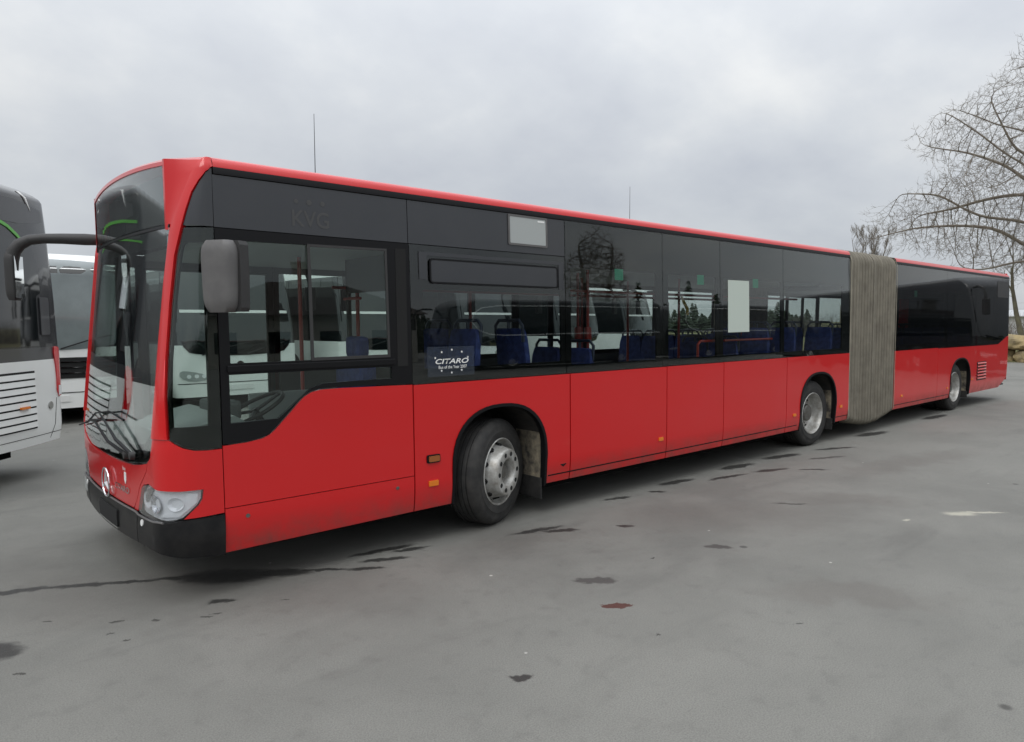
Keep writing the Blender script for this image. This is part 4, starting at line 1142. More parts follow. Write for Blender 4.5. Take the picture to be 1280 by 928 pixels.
def put_seat(x, y, z, rz=0):
    global proto
    if proto is None:
        e0 = empty('passenger_seat'); c, b, h, l = seat_meshes()
        c.build('cushion', BLUE, e0); b.build('backrest', BLUE, e0, smooth=True); h.build('seat_handle', BLUEP, e0, smooth=True); l.build('seat_post', INTD, e0)
        proto = e0; r_ = e0
    else:
        r_ = proto.copy(); COL.objects.link(r_)
        for ch in list(proto.children):
            cc = ch.copy(); COL.objects.link(cc); cc.parent = r_
    r_.parent = bus; r_.matrix_parent_inverse = BUSINV
    r_.location = (x, y, z); r_.rotation_euler = (0, 0, rz)
for x in (2.48,):
    put_seat(x, .31, .70); put_seat(x, .78, .70)
put_seat(3.15, .31, .70, pi); 
put_seat(3.0, 2.25, .62)
for x in (3.9, 6.55, 7.3, 8.0, 9.1):
    put_seat(x, .32, .37 + (.3 if x > 7 else .12)); put_seat(x, .80, .37 + (.3 if x > 7 else .12))
for x in (6.9, 7.7, 8.4, 9.1):
    put_seat(x, 2.22, .55); put_seat(x, 1.78, .55)
for x in (11.8, 12.7, 13.6, 14.5, 15.4):
    put_seat(x, .32, .62); put_seat(x, .80, .62)
    if x > 13.5: put_seat(x, 2.22, .62); put_seat(x, 1.78, .62)

# all bus parts were authored in world space: give them the parent inverse
for o in bpy.data.objects:
    if o.parent == bus and o.matrix_parent_inverse == Matrix.Identity(4): o.matrix_parent_inverse = BUSINV

# ------------------------------------------------------------------ coaches
def coach(name, p):
    """p: L length, H height, belt, colours; local frame: front at x=0 facing -x, y centred, body to +x"""
    root = empty(name)
    L_, H_ = p.get('L', 12.0), p.get('H', 3.45); hw0 = 1.275; belt = p.get('belt', 1.38); gt = p.get('gtop', 2.95)
    rk, rr2 = p.get('rake', .18), p.get('rear_rake', .10); fr_, bulge = .15, p.get('bulge', .08)
    def hw(z): return hw0 - .05 * max(0, (.6 - z) / .3) ** 2 - p.get('taper', .0) * max(0, (z - 1.9)) ** 1.3 - .10 * max(0, (z - belt) / 2.0) ** 1.6 - .16 * max(0, (z - (H_ - .14)) / .14) ** 2
    def x0(z): return rk * max(0, (z - belt)) ** 1.35 + .04 * max(0, .7 - z) + .5 * max(0, (z - (H_ - .35)) / .35) ** 2
    def x1(z): return L_ - rr2 * max(0, (z - belt)) ** 1.4 - .16 * max(0, (z - (H_ - .14)) / .14) ** 2 - .10 * max(0, .6 - z)
    rc = .15
    def plan_end(t, z, rear=False):
        w_ = hw(z); flat = w_ - rc; a_ = abs(t) * w_
        if a_ <= flat: d_ = bulge * (a_ / flat) ** 2
        else:
            q = min(1, (a_ - flat) / rc); d_ = bulge + .15 * (1 - math.sqrt(max(0, 1 - q * q)))
        return x1(z) - d_ if rear else x0(z) + d_
    def ring(z):
        ts = [-1, -.998, -.99, -.975, -.95, -.92, -.885, -.6, -.3, 0, .3, .6, .885, .92, .95, .975, .99, .998, 1]
        pts = [(plan_end(t, z), t * hw(z), z) for t in ts]
        pts += [(L_ * .33, hw(z), z), (L_ * .66, hw(z), z)]
        pts += [(plan_end(t, z, True), t * hw(z), z) for t in reversed(ts)]
        pts += [(L_ * .66, -hw(z), z), (L_ * .33, -hw(z), z)]
        return pts
    def band(nm, zs, mat, cap_top=False, cap_bot=False):
        m_ = MB(); rws = [ring(z) for z in zs]; m_.grid(rws, closed=True); n = len(rws[0])
        if cap_bot: m_.f.append(tuple(range(n)))
        if cap_top: m_.f.append(tuple(range((len(zs) - 1) * n + n - 1, (len(zs) - 1) * n - 1, -1)))
        return m_.build(nm, mat, root, smooth=True, sharp=45)
    band('lower_body', [p.get('zb', .30), .44, .50, .6, .9, 1.15, belt], p['low'], cap_bot=True)
    if p.get('dark_belt'):
        band('belt_band', [belt + .0, belt + .08, belt + .15], p['dark_belt']); b0 = belt + .15
    else: b0 = belt
    band('window_band', [b0, 1.7, 2.1, 2.5, 2.8, gt], p['mid'])
    band('roof', [gt, gt + .1, H_ - .30, H_ - .14, H_ - .10, H_ - .06, H_ - .03, H_], p['roof'], cap_top=True)
    FRm = lambda u, v, off=0.0: Vector((plan_end(-u / hw(v), v) - off, -u, v))
    REm = lambda u, v, off=0.0: Vector((plan_end(u / hw(v), v, True) + off, u, v))
    NE = lambda u, v, off=0.0: Vector((u, -hw(v) - off, v))
    FA = lambda u, v, off=0.0: Vector((-u, hw(v) + off, v))
    ug = [i * .12 - 1.26 for i in range(22)] + [s_ * q_ for s_ in (-1, 1) for q_ in (1.12, 1.16, 1.19, 1.215, 1.235, 1.25)]; vg = [.4, .5, .7, 1.0, 1.2, 1.5, 1.7, 1.9, 2.1, 2.3, 2.5, 2.7, 2.9, 3.1, 3.2, 3.3]
    def pf(nm, poly, m, mat, off=.008, th=.012, par=root): return panel(nm, [poly], m, mat, par, off, th, ug, vg)
    # front
    wsb = p.get('wsb', 1.15)
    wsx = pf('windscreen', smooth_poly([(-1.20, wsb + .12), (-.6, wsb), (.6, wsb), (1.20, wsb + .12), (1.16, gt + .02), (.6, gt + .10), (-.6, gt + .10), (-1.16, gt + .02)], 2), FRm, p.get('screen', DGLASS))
    if p.get('divider', True): pf('windscreen_divider', [(-1.1, 2.05), (1.1, 2.05), (1.1, 2.11), (-1.1, 2.11)], FRm, WHTM, .016, .01)
    for sg in (-1, 1):
        hl = [(sg * 1.16, .86), (sg * 1.18, .72), (sg * .95, .62), (sg * .62, .66), (sg * .60, .74), (sg * .95, .84)]
        if sg > 0: hl = hl[::-1]
        h1 = pf('headlight', smooth_poly(hl, 1), FRm, GREYB, .010)
        for uu in (.72, .86, 1.0): pf('lamp', circ(sg * uu, .735, .042, 10), FRm, LAMPW, .016, .01, h1)
    if p.get('grille'):
        gr = pf('grille', [(-1.05, .84), (1.05, .84), (1.1, 1.22), (-1.1, 1.22)], FRm, HOLE, .010)
        for z in (.93, 1.03, 1.13): pf('grille_bar', [(-1.05, z), (1.05, z), (1.05, z + .018), (-1.05, z + .018)], FRm, CHR, .022, .012, gr)
    pf('number_plate', [(-.26, .42), (.26, .42), (.26, .53), (-.26, .53)], FRm, WHTM, .012)
    em = pf('round_emblem', circ(0, .95, .08, 16), FRm, CHR, .014)
    pf('bumper_line', [(-1.2, .575), (1.2, .575), (1.2, .59), (-1.2, .59)], FRm, HOLE, .004, .01)
    for a, b in ((-.75, .1), (.15, .95)):
        m_ = MB(); m_.tube([FRm(a, wsb + .02, .03), FRm((a + b) / 2, wsb + .16, .06), FRm(b, wsb + .26, .05)], .013, 6); m_.build('wiper', BLK, wsx)
    for sg in (-1, 1):
        m_ = MB(); m_.tube([(.35, sg * 1.1, gt + .1), (.0, sg * 1.25, gt + .12), (-.30, sg * 1.36, gt + .02), (-.40, sg * 1.40, gt - .2), (-.40, sg * 1.40, gt - .35)], [.04, .045, .045, .045, .04], 8)
        mm_ = m_.build('mirror_arm', p.get('mirror', MIRD), root, smooth=True)
        m_ = MB(); m_.box((-.47, sg * 1.40 - .11, gt - .85), (-.36, sg * 1.40 + .11, gt - .32), .03); m_.build('mirror_head', p.get('mirror', MIRD), mm_)
    # sides
    for mp_, sg in ((NE, 1), (FA, -1)):
        n = 6; a0, w_ = 1.0, (L_ - 2.2) / 6
        for k in range(n):
            u0, u1 = a0 + k * w_ + .03, a0 + (k + 1) * w_ - .03
            q = [(u0, b0 + .06), (u1, b0 + .06), (u1, gt - .03), (u0, gt - .03)]
            if sg < 0: q = [(-a, b) for a, b in q][::-1]
            panel('side_window', [q], mp_, DGLASS, root, .006, .01, [], vg)
        st = [(.6, belt + .02), (L_ - .6, belt + .02), (L_ - .6, belt + .055), (.6, belt + .055)]
        if sg < 0: st = [(-a, b) for a, b in st][::-1]
        if p.get('stripe'): panel('trim_stripe', [st], mp_, p['stripe'], root, .012, .012, [], vg)
        if p.get('arc'):
            arcp = [(L_ - .6, 1.80), (2.2, 1.80), (1.5, 1.86), (1.0, 2.05), (.72, 2.4), (.80, 2.8), (1.2, 3.05), (2.0, 3.16), (L_ - .6, 3.16)]
            m_ = MB(); m_.tube([mp_((a if sg > 0 else -a), b, .02) for a, b in arcp], .028, 6); m_.build('arched_trim', p['arc'], root, smooth=True)
        for k in range(4):
            u = 3.6 + k * 1.3; q = [(u, .42), (u + 1.26, .42), (u + 1.26, belt - .15), (u, belt - .15)]
            if u + 1.26 > L_ - 3.6: continue
            if sg < 0: q = [(-a, b) for a, b in q][::-1]
            panel('luggage_flap', [q], mp_, p['low'], root, .006, .01, [], vg)
    # wheels
    for xw in (2.6, L_ - 3.2):
        for sg in (-1, 1):
            w_ = empty('wheel'); w_.parent = root
            mtx = Matrix.Translation((xw, sg * 1.16, .48)) @ Matrix.Rotation(0 if sg < 0 else pi, 4, 'Z')
            m_ = MB(); m_.lathe([(.53, .1), (.56, .12), (.56, .128), (.0, .128)], 24, mtx); 
            m_ = MB(); m_.lathe([(.29, .05), (.33, .13), (.44, .135), (.48, .11), (.48, -.15), (.3, -.15)], 32, mtx); m_.build('tyre', RUB, w_, smooth=True)
            m_ = MB(); m_.lathe([(.30, .12), (.28, .10), (.25, .07), (.16, .11), (.10, .12), (.0, .12)], 24, mtx); m_.build('rim', RIM, w_, smooth=True)
            mp_ = NE if sg < 0 else FA
            ap = arch_pts(xw, .56, 1.06, .30, 14)
            if sg > 0: ap = [(-a, b) for a, b in ap][::-1]
            panel('wheel_arch', [ap[::-1]], mp_, HOLE, root, .004, .006, [], vg)
    # rear
    if p.get('rear_detail'):
        gp = pf('rear_lower_shield', [(-.76, b0 + .02), (.76, b0 + .02), (.76, 2.35), (-.76, 2.35)], REm, DGLASS, .006)
        pf('rear_window', smooth_poly([(-.85, 2.02), (.85, 2.02), (.80, 2.72), (.4, 2.80), (-.4, 2.80), (-.80, 2.72)], 1), REm, DGLASS, .012)
        pf('upper_light_band', smooth_poly([(-1.0, 2.98), (1.0, 2.98), (.95, 3.25), (-.95, 3.25)], 1), REm, CGREY2, .006)
        pf('green_stripe', [(-1.08, 2.99), (-.6, 3.015), (-.1, 3.015), (.15, 2.995), (.32, 2.945), (.48, 2.86), (.56, 2.80), (.55, 2.765), (.47, 2.825), (.31, 2.91), (.14, 2.96), (-.1, 2.98), (-.6, 2.98), (-1.08, 2.955)][::-1], REm, GREENS, .012)
        for sg in (-1, 1):
            fn = [(sg * .66, 3.36), (sg * .60, 3.36), (sg * .76, 3.15)]
            if sg < 0: fn = fn[::-1]
            pf('white_fin', fn, REm, WHTM, .012)
            tl = [(sg * 1.09, .93), (sg * 1.24, .95), (sg * 1.262, 1.2), (sg * 1.245, 1.50), (sg * 1.12, 1.56), (sg * 1.04, 1.54), (sg * 1.10, 1.25)]
            if sg < 0: tl = tl[::-1]
            t1 = pf('tail_light', smooth_poly(tl, 1), REm, REDL, .014, .03)
            rl = [(sg * 1.115, .95), (sg * 1.225, .96), (sg * 1.235, 1.07), (sg * 1.12, 1.07)]
            if sg < 0: rl = rl[::-1]
            pf('reversing_lamp', rl, REm, LAMPW, .019, .01, t1)
            pf('reflector_cap', circ(sg * .94, .84, .045, 14), REm, ALU, .012, .012)
            sm = [(sg * .93, .44), (sg * .935, .44), (sg * 1.03, .60), (sg * 1.085, .92), (sg * 1.078, .92), (sg * 1.022, .60)]
            if sg < 0: sm = sm[::-1]
            pf('panel_joint', sm, REm, HOLE, .002, .006)
            wv = rrect(sg * .91 - .09, 1.70, sg * .91 + .09, 2.15, .02)
            pf('lamp_pod', wv, REm, CGREY2, .014, .012)
        lv_ = pf('louvre_panel', [(-.65, .60), (.65, .60), (.65, 1.28), (-.65, 1.28)], REm, HOLE, .003, .004)
        m_ = MB()
        for k in range(8):
            z = .615 + k * .082
            rows = []
            for i in range(13):
                u = -.64 + 1.28 * i / 12
                rows.append([REm(u, z, .002), REm(u, z + .006, .020), REm(u, z + .066, .014), REm(u, z + .066, .0)])
            m_.grid(rows)
        m_.build('louvre_slats', WHT, lv_)
        pf('side_marker', rrect(.32, .85, .48, .88, .006), REm, AMB, .040, .02)
        pf('bumper_line', [(-1.2, .50), (1.2, .50), (1.2, .506), (-1.2, .506)], REm, HOLE, .002, .006)
    m_ = MB(); m_.box((.6, -1.05, .18), (L_ - .6, 1.05, .32)); m_.build('chassis', UND, root)
    return root
def copy_tree(o, parent=None):
    c = o.copy(); COL.objects.link(c)
    if parent is not None: c.parent = parent
    for ch in list(o.children): copy_tree(ch, c)
    return c

# left coach: rear towards us. rear corner (0.45,6.05); rear plane along (.63,.77); body runs along (-.77,.63)
c0 = coach('coach', dict(low=WHT, mid=CGREY, roof=CGREY, L=12.2, H=3.42, belt=1.40, dark_belt=CGREY2, rear_detail=True, bulge=.05, taper=.035, divider=False, rake=.15, rear_rake=.004, zb=.40))
# local +x is towards the rear -> world direction (.77,-.63)
ang = math.atan2(-.63, .77)
rear_c = Vector((-.37, 5.02, 0)); c0.rotation_euler = (0, 0, ang); c0.location = rear_c - Vector((cos(ang), sin(ang), 0)) * 12.15
tag(c0, 'anthracite coach with white louvred tail and red tail light, parked left of the red bus', 'coach')

wc = coach('coach', dict(low=WHT, mid=DGLASS, roof=WHT, L=12.2, H=3.45, belt=1.38, stripe=None, mirror=BLK))
GW = 'white coaches parked in a row behind the red bus'
ROW = [(4.3, 11.0, 'white coach with bright headlamps seen through the driver window of the red bus'),
       (8.0, 11.3, 'white coach seen through the front window behind the blue seats of the red bus'),
       (11.7, 11.6, 'white coach seen through the middle of the red bus'),
       (15.6, 12.0, 'white coach seen through the window next to the white paper sheet'),
       (20.5, 13.5, 'white coach farthest right behind the red bus, by the bellows')]
for i, (x, y, lb) in enumerate(ROW):
    c = wc if i == 0 else copy_tree(wc)
    c.location = (x, y, 0); c.rotation_euler = (0, 0, R(90 + 4 * i)); tag(c, lb, 'coach', GW)
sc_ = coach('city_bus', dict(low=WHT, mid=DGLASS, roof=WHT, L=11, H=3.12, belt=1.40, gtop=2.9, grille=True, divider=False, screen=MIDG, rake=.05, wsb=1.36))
sc_.location = (.95, 10.7, 0); sc_.rotation_euler = (0, 0, R(88)); tag(sc_, 'white bus with dark windscreen and barred grille in the gap between coach and red bus', 'bus')

# vehicles on the near side of the yard, mirrored in the windows of the red bus
dc = coach('coach', dict(low=CGREY, mid=DGLASS, roof=CGREY, L=12.2, H=3.45, belt=1.38, stripe=None, arc=WHT, divider=False))
dc2 = coach('coach', dict(low=CGREY, mid=DGLASS, roof=CGREY, L=12.2, H=3.45, belt=1.38, stripe=None, divider=False))
GD = 'dark coaches mirrored in the bus windows'
for i, (x, y, a, lb) in enumerate([(15.0, -19.5, 3, 'dark coach with a pale waist stripe mirrored in the middle windows of the red bus'),
                                   (28.5, -19.2, 2, 'dark coach with a pale waist stripe mirrored in the windows ahead of the bellows'),
                                   (25.2, -1.9, -62, 'plain dark coach mirrored in the windows behind the bellows')]):
    c = (dc, None, dc2)[i] or copy_tree(dc)
    c.location = (x, y, 0); c.rotation_euler = (0, 0, R(a)); tag(c, lb, 'coach', GD)

# ------------------------------------------------------------------ house behind the camera (mirrored in the driver's window)
hs = empty('house', (17.0, -37.0, 0), R(22)); tag(hs, 'house with dark tiled roof and chimney mirrored in the driver window', 'house')
m_ = MB(); m_.add([(-6, -4, 0), (6, -4, 0), (6, 4, 0), (-6, 4, 0), (-6, -4, 3.4), (6, -4, 3.4), (6, 4, 3.4), (-6, 4, 3.4)], [(0, 1, 5, 4), (1, 2, 6, 5), (2, 3, 7, 6), (3, 0, 4, 7), (3, 2, 1, 0)]); m_.build('wall', WALLH, hs)
m_ = MB(); m_.add([(-6.6, -4.6, 3.3), (6.6, -4.6, 3.3), (6.6, 4.6, 3.3), (-6.6, 4.6, 3.3), (-1.8, 0, 5.7), (1.8, 0, 5.7)], [(0, 1, 5, 4), (1, 2, 5), (2, 3, 4, 5), (3, 0, 4), (3, 2, 1, 0)]); rf = m_.build('roof', ROOFH, hs)
m_ = MB(); m_.box((-.5, -.4, 5.0), (.3, .4, 6.9)); m_.box((-.58, -.48, 6.9), (.38, .48, 7.02)); m_.build('chimney', WALLH, rf)
for x in (-4, -1.3, 1.3, 4):
    m_ = MB(); m_.box((x - .55, 3.98, 1.0), (x + .55, 4.05, 2.3)); m_.build('window', DGLASS, hs)

# ------------------------------------------------------------------ trees
class Branches:
    def __init__(s, seed): s.big = MB(); s.rng = random.Random(seed)
    def grow(s, p, d, length, r0, level, maxl, up=.12, spread=.75, n_child=5, twigr=.006):
        rng = s.rng; seg = max(3, int(4 + level * .3)) if level < maxl else 3
        pts = [Vector(p)]; rs = [r0]; d = Vector(d).normalized(); r1 = max(twigr * .55, r0 * (.42 if level < maxl else .4))
        for i in range(seg):
            d = (d + Vector((rng.gauss(0, .13), rng.gauss(0, .13), rng.gauss(0, .11) + up * .35))).normalized()
            pts.append(pts[-1] + d * (length / seg)); rs.append(r0 + (r1 - r0) * (i + 1) / seg)
        s.big.tube(pts, rs, 6 if r0 > .05 else (4 if r0 > .018 else 3), cap=False)
        if level >= maxl: return
        s.children(pts, rs, length, level, maxl, up, spread, n_child, twigr)
    def children(s, pts, rs, length, level, maxl, up, spread, n_child, twigr, start=.2):
        rng = s.rng
        for k in range(n_child + 1):
            t = 1.0 if k == n_child else start + (1 - start) * (k + rng.random()) / n_child
            f = t * (len(pts) - 1); i = min(int(f), len(pts) - 2); q = pts[i].lerp(pts[i + 1], f - i); dr = (pts[i + 1] - pts[i]).normalized()
            rr_ = rs[i] + (rs[i + 1] - rs[i]) * (f - i)
            side = Vector((rng.gauss(0, 1), rng.gauss(0, 1), rng.gauss(0, .8) + up)); side = (side - dr * side.dot(dr)).normalized()
            nd = (dr * (1.0 if k < n_child else 1.6) + side * spread * rng.uniform(.6, 1.3)).normalized()
            cl = length * rng.uniform(.45, .82) * (1.0 - .40 * t)
            s.grow(q, nd, cl, max(twigr, rr_ * rng.uniform(.45, .68)), level + 1, maxl, up, spread, n_child, twigr)
def make_tree(name, label, cat, base, trunk_pts, trunk_r, limbs, seed, maxl=3, length=None, n_child=5, extra=None, mat=BARK, group=None, twigr=.007, up=.12, spread=.75):
    root = empty(name, base); inv = Matrix.Translation((-base[0], -base[1], -base[2]))
    tag(root, label, cat, group)
    m_ = MB(); m_.tube(trunk_pts, trunk_r, 12); o = m_.build('trunk', mat, root, smooth=True); o.matrix_parent_inverse = inv
    br = Branches(seed)
    for pts, r0, ncl in limbs:
        pts = [Vector(q) for q in pts]; n = len(pts); rs = [r0 * (1 - .80 * i / (n - 1)) for i in range(n)]
        # densify with jitter
        dp = [pts[0]]; dr = [rs[0]]
        for i in range(n - 1):
            for j in (1, 2):
                f = j / 2; q = pts[i].lerp(pts[i + 1], f)
                if j == 1: q += Vector((br.rng.gauss(0, .06), br.rng.gauss(0, .06), br.rng.gauss(0, .06)))
                dp.append(q); dr.append(rs[i] + (rs[i + 1] - rs[i]) * f)
        br.big.tube(dp, dr, 8, cap=False)
        tot = sum((pts[i + 1] - pts[i]).length for i in range(n - 1))
        br.children(dp, dr, length or tot * .42, 1, maxl, up, spread, ncl, twigr, start=.12)
    c = br.big.build('crown', TWIG if mat is None else mat, root); c.matrix_parent_inverse = inv
    return root
LA = [(39.02, 2.88, 3.91), (38.79, 3.98, 4.82), (38.56, 4.95, 5.52), (38.22, 6.23, 6.41), (37.76, 7.72, 6.59), (37.1, 9.6, 6.57), (36.4, 11.31, 6.16)]
LB = [(39.5, 2.8, 6.2), (39.66, 4.63, 7.84), (39.51, 5.27, 8.02), (39.16, 6.55, 7.99), (38.94, 7.32, 7.82), (38.62, 8.3, 7.5), (38.14, 9.66, 7.39)]
LC = [(39.2, 2.8, 6.0), (38.2, 4.29, 7.85), (38.05, 4.93, 8.51), (37.94, 5.36, 9.05), (37.7, 6.2, 9.56), (37.28, 7.58, 10.14), (36.7, 9.22, 10.6)]
LD = [(39.3, 2.8, 7.6), (39.23, 4.29, 10.23), (38.99, 5.26, 11.08), (38.73, 6.23, 11.3), (38.45, 7.2, 11.94), (38.11, 8.26, 12.52)]
LE = [(39.1, 2.8, 3.6), (37.32, 3.64, 4.42), (37.11, 4.56, 4.68), (36.9, 5.35, 4.46), (36.69, 6.1, 4.15), (36.4, 7.06, 4.27)]
LF = [(39.3, 2.8, 8.2), (38.87, 3.4, 10.8), (38.68, 4.2, 12.4), (38.52, 4.8, 13.4), (38.39, 5.2, 13.9)]
LH = [(39.4, 2.8, 7.4), (40.14, 4.8, 9.7), (39.89, 5.8, 10.22), (39.54, 7.05, 13.14)]
LI = [(39.3, 2.7, 7.0), (39.5, 1.0, 9.5), (40.0, -1.0, 11.5), (40.5, -2.6, 13.2)]
LJ = [(39.3, 2.7, 5.0), (39.0, .6, 6.3), (38.6, -1.5, 7.0), (38.5, -3.6, 7.4)]
LK = [(39.3, 2.7, 8.4), (39.8, 2.3, 11.0), (40.0, 1.8, 13.0), (40.1, 1.4, 14.2)]
LM = [(39.2, 2.9, 7.2), (39.0, 4.8, 9.0), (38.7, 6.6, 10.6), (38.4, 8.0, 12.0), (38.2, 8.9, 12.6)]
LN = [(39.0, 3.1, 5.6), (38.9, 5.0, 6.6), (38.6, 7.0, 7.0), (38.2, 8.8, 8.3), (37.9, 10.6, 8.6)]
import numpy as np
def colonised_tree(label, base, trunk_pts, trunk_r, limbs, env, axis, n_attr, seed, step=.30, infl=2.6, kill=.42, tip_r=.0055, mat=None, squash=1.0, group=None, twig=.34, sparse_side=None):
    """crown grown by space colonisation: env = [(z, radius)...] round a vertical axis"""
    rg = np.random.RandomState(seed); zs = np.array([e[0] for e in env], float); rs = np.array([e[1] for e in env], float)
    z = rg.uniform(zs[0], zs[-1], n_attr * 3); rr = np.interp(z, zs, rs); keep = rg.uniform(0, rs.max() ** 2, len(z)) < rr ** 2
    z = z[keep][:n_attr]; rr = rr[keep][:n_attr]; a = rg.uniform(0, 2 * np.pi, len(z)); q = rg.uniform(0, 1, len(z)) ** .42
    lump = 1 + .13 * np.sin(3 * a + z * 1.3) + .08 * np.sin(7 * a - z * 2.1)
    A = np.stack([axis[0] + np.cos(a) * rr * q * lump * squash, axis[1] + np.sin(a) * rr * q * lump, z + rg.normal(0, .15, len(z))], 1)
    if sparse_side is not None:
        A = A[(A[:, 1] > sparse_side) | (rg.rand(len(A)) < .22)]
    A = A.astype(np.float32)
    P = [list(map(float, t)) for t in trunk_pts]; par = [-1] + list(range(len(P) - 1)); trunk_n = len(P)
    for pts in limbs:
        pv = np.array(pts[0]); last = int(np.argmin([np.sum((np.array(p) - pv) ** 2) for p in P[:trunk_n]]))
        for k in range(len(pts) - 1):
            p0, p1 = np.array(pts[k]), np.array(pts[k + 1]); m = max(2, int(np.linalg.norm(p1 - p0) / .35))
            for t in range(1, m + 1):
                c = p0 + (p1 - p0) * t / m + rg.normal(0, .035, 3)
                P.append(list(c)); par.append(last); last = len(P) - 1
    P = np.array(P); par = list(par)
    near = np.full(len(A), -1); nd = np.full(len(A), 1e9); alive = np.ones(len(A), bool)
    def upd(i0):
        for c0 in range(i0, len(P), 120):
            blk = P[c0:c0 + 120].astype(np.float32); dd = np.sqrt(np.maximum(0, (A ** 2).sum(1)[:, None] + (blk ** 2).sum(1)[None] - 2 * A @ blk.T)); k = dd.argmin(1); m_ = dd[np.arange(len(A)), k]
            b = m_ < nd; nd[b] = m_[b]; near[b] = k[b] + c0
    upd(0)
    for it in range(90):
        alive &= nd > kill; act = alive & (nd < infl)
        if not act.any(): break
        idx = near[act]; v = A[act] - P[idx]; v /= np.linalg.norm(v, axis=1)[:, None]
        acc = np.zeros((len(P), 3)); np.add.at(acc, idx, v); u = np.unique(idx); dv = acc[u] + rg.normal(0, .22, (len(u), 3)); dv[:, 2] += .12
        dv /= np.linalg.norm(dv, axis=1)[:, None] + 1e-9
        new = P[u] + dv * step; n0 = len(P); P = np.vstack([P, new]); par += list(u); upd(n0)
    n = len(P); kids = [[] for _ in range(n)]
    for i_, p_ in enumerate(par):
        if p_ >= 0: kids[p_].append(i_)
    for _s in range(3):
        Q = P.copy()
        for i_ in range(trunk_n, n):
            if kids[i_]: Q[i_] = .5 * P[i_] + .25 * P[par[i_]] + .25 * P[kids[i_][0]]
        P = Q
    w = np.zeros(n)
    for i_ in range(n - 1, -1, -1):
        w[i_] = max(1.0, sum(w[k] for k in kids[i_]))
    rad = np.minimum(tip_r * w ** (1 / 2.08), .16)
    root = empty('bare_tree', base); inv = Matrix.Translation((-base[0], -base[1], -base[2])); tag(root, label, 'tree', group)
    m_ = MB(); m_.tube(trunk_pts, trunk_r, 14); o = m_.build('trunk', mat, root, smooth=True); o.matrix_parent_inverse = inv
    mb_ = MB()
    for i_ in range(trunk_n, n):
        p_ = par[i_]; r0 = rad[p_] if p_ >= trunk_n else rad[i_] * 1.15
        r0 = min(r0, rad[i_] * 1.8)
        mb_.tube([P[p_], P[i_]], [r0, rad[i_]], 7 if rad[i_] > .03 else (4 if rad[i_] > .012 else 3), cap=False)
        if not kids[i_] or (w[i_] < 4 and rg.rand() < .45):
            d0 = P[i_] - P[p_]; d0 /= np.linalg.norm(d0) + 1e-9
            for k in range(4 if not kids[i_] else 1):
                d1 = d0 + rg.normal(0, .55, 3); d1 /= np.linalg.norm(d1); L1 = twig * rg.uniform(.5, 1.3)
                d2 = d1 + rg.normal(0, .3, 3) + np.array([0, 0, .15]); d2 /= np.linalg.norm(d2)
                pm_ = P[i_] + d1 * L1 * .5; mb_.tube([P[i_], pm_, pm_ + d2 * L1 * .5], [tip_r, tip_r * .8, tip_r * .45], 3, cap=False)
    o = mb_.build('crown', mat, root, smooth=True, sharp=80); o.matrix_parent_inverse = inv
    return root
ENV = [(3.6, 2.0), (4.2, 3.9), (5, 6.0), (6, 8.2), (7.5, 8.6), (8.6, 7.7), (9.6, 6.5), (10.9, 6.7), (12.4, 5.7), (13.2, 4.4), (14.5, 3.2), (15.6, 1.8), (16.2, .3)]
colonised_tree('large bare spreading tree with a lattice of twigs at the right edge', (39.2, 2.7, 0),
          [(39.2, 2.7, -.1), (39.15, 2.7, .8), (39.2, 2.72, 2.5), (39.22, 2.73, 3.8), (39.25, 2.75, 5), (39.28, 2.75, 6.2), (39.3, 2.75, 7.4), (39.3, 2.75, 8.6)], [.62, .50, .44, .40, .35, .30, .25, .18],
          [LA, LB, LC, LD, LE, LF, LH, LI, LJ, LM, LN], ENV, (38.9, 2.9), 30000, 3, mat=OAK, step=.24, kill=.27, squash=.62, tip_r=.0052, twig=.36, sparse_side=2.0)
make_tree('slender_tree', 'thin leaning grey tree trunk behind the boulders at the right edge', 'tree', (38.6, 4.7, 0),
          [(38.6, 4.72, -.1), (38.6, 4.85, .9), (38.55, 5.15, 2.2), (38.4, 5.32, 3.4), (38.3, 5.35, 4.4)], [.17, .14, .11, .08, .05],
          [([(38.5, 5.2, 2.6), (38.4, 5.5, 3.6), (38.3, 5.7, 4.4)], .05, 6), ([(38.4, 5.32, 3.4), (38.3, 5.3, 4.6), (38.2, 5.4, 5.8)], .05, 7)], 5, maxl=3, length=1.3, n_child=4, twigr=.007, up=.3)
gsh = 'thin bare trees beyond the bellows'
for i, (x, y, h, sd, lb) in enumerate([(53.5, 19.5, 8.3, 3, 'faint bare treetop just left of the bellows top'), (54.3, 18.85, 8.1, 8, 'faint bare treetop right above the bellows')]):
    make_tree('bare_tree', lb, 'tree', (x, y, 0), [(x, y, -.1), (x, y, 2), (x, y, h * .6)], [.2, .15, .08],
              [([(x, y, h * .3), (x + .3, y + .6, h * .6), (x + .2, y + 1.0, h)], .08, 8), ([(x, y, h * .4), (x, y - .5, h * .7), (x, y - .9, h * .98)], .08, 8), ([(x, y, h * .55), (x, y + .1, h * .8), (x, y, h)], .07, 8)], sd, maxl=4, length=2.0, n_child=4, twigr=.006, up=.5, group=gsh, spread=.7, mat=OAK)
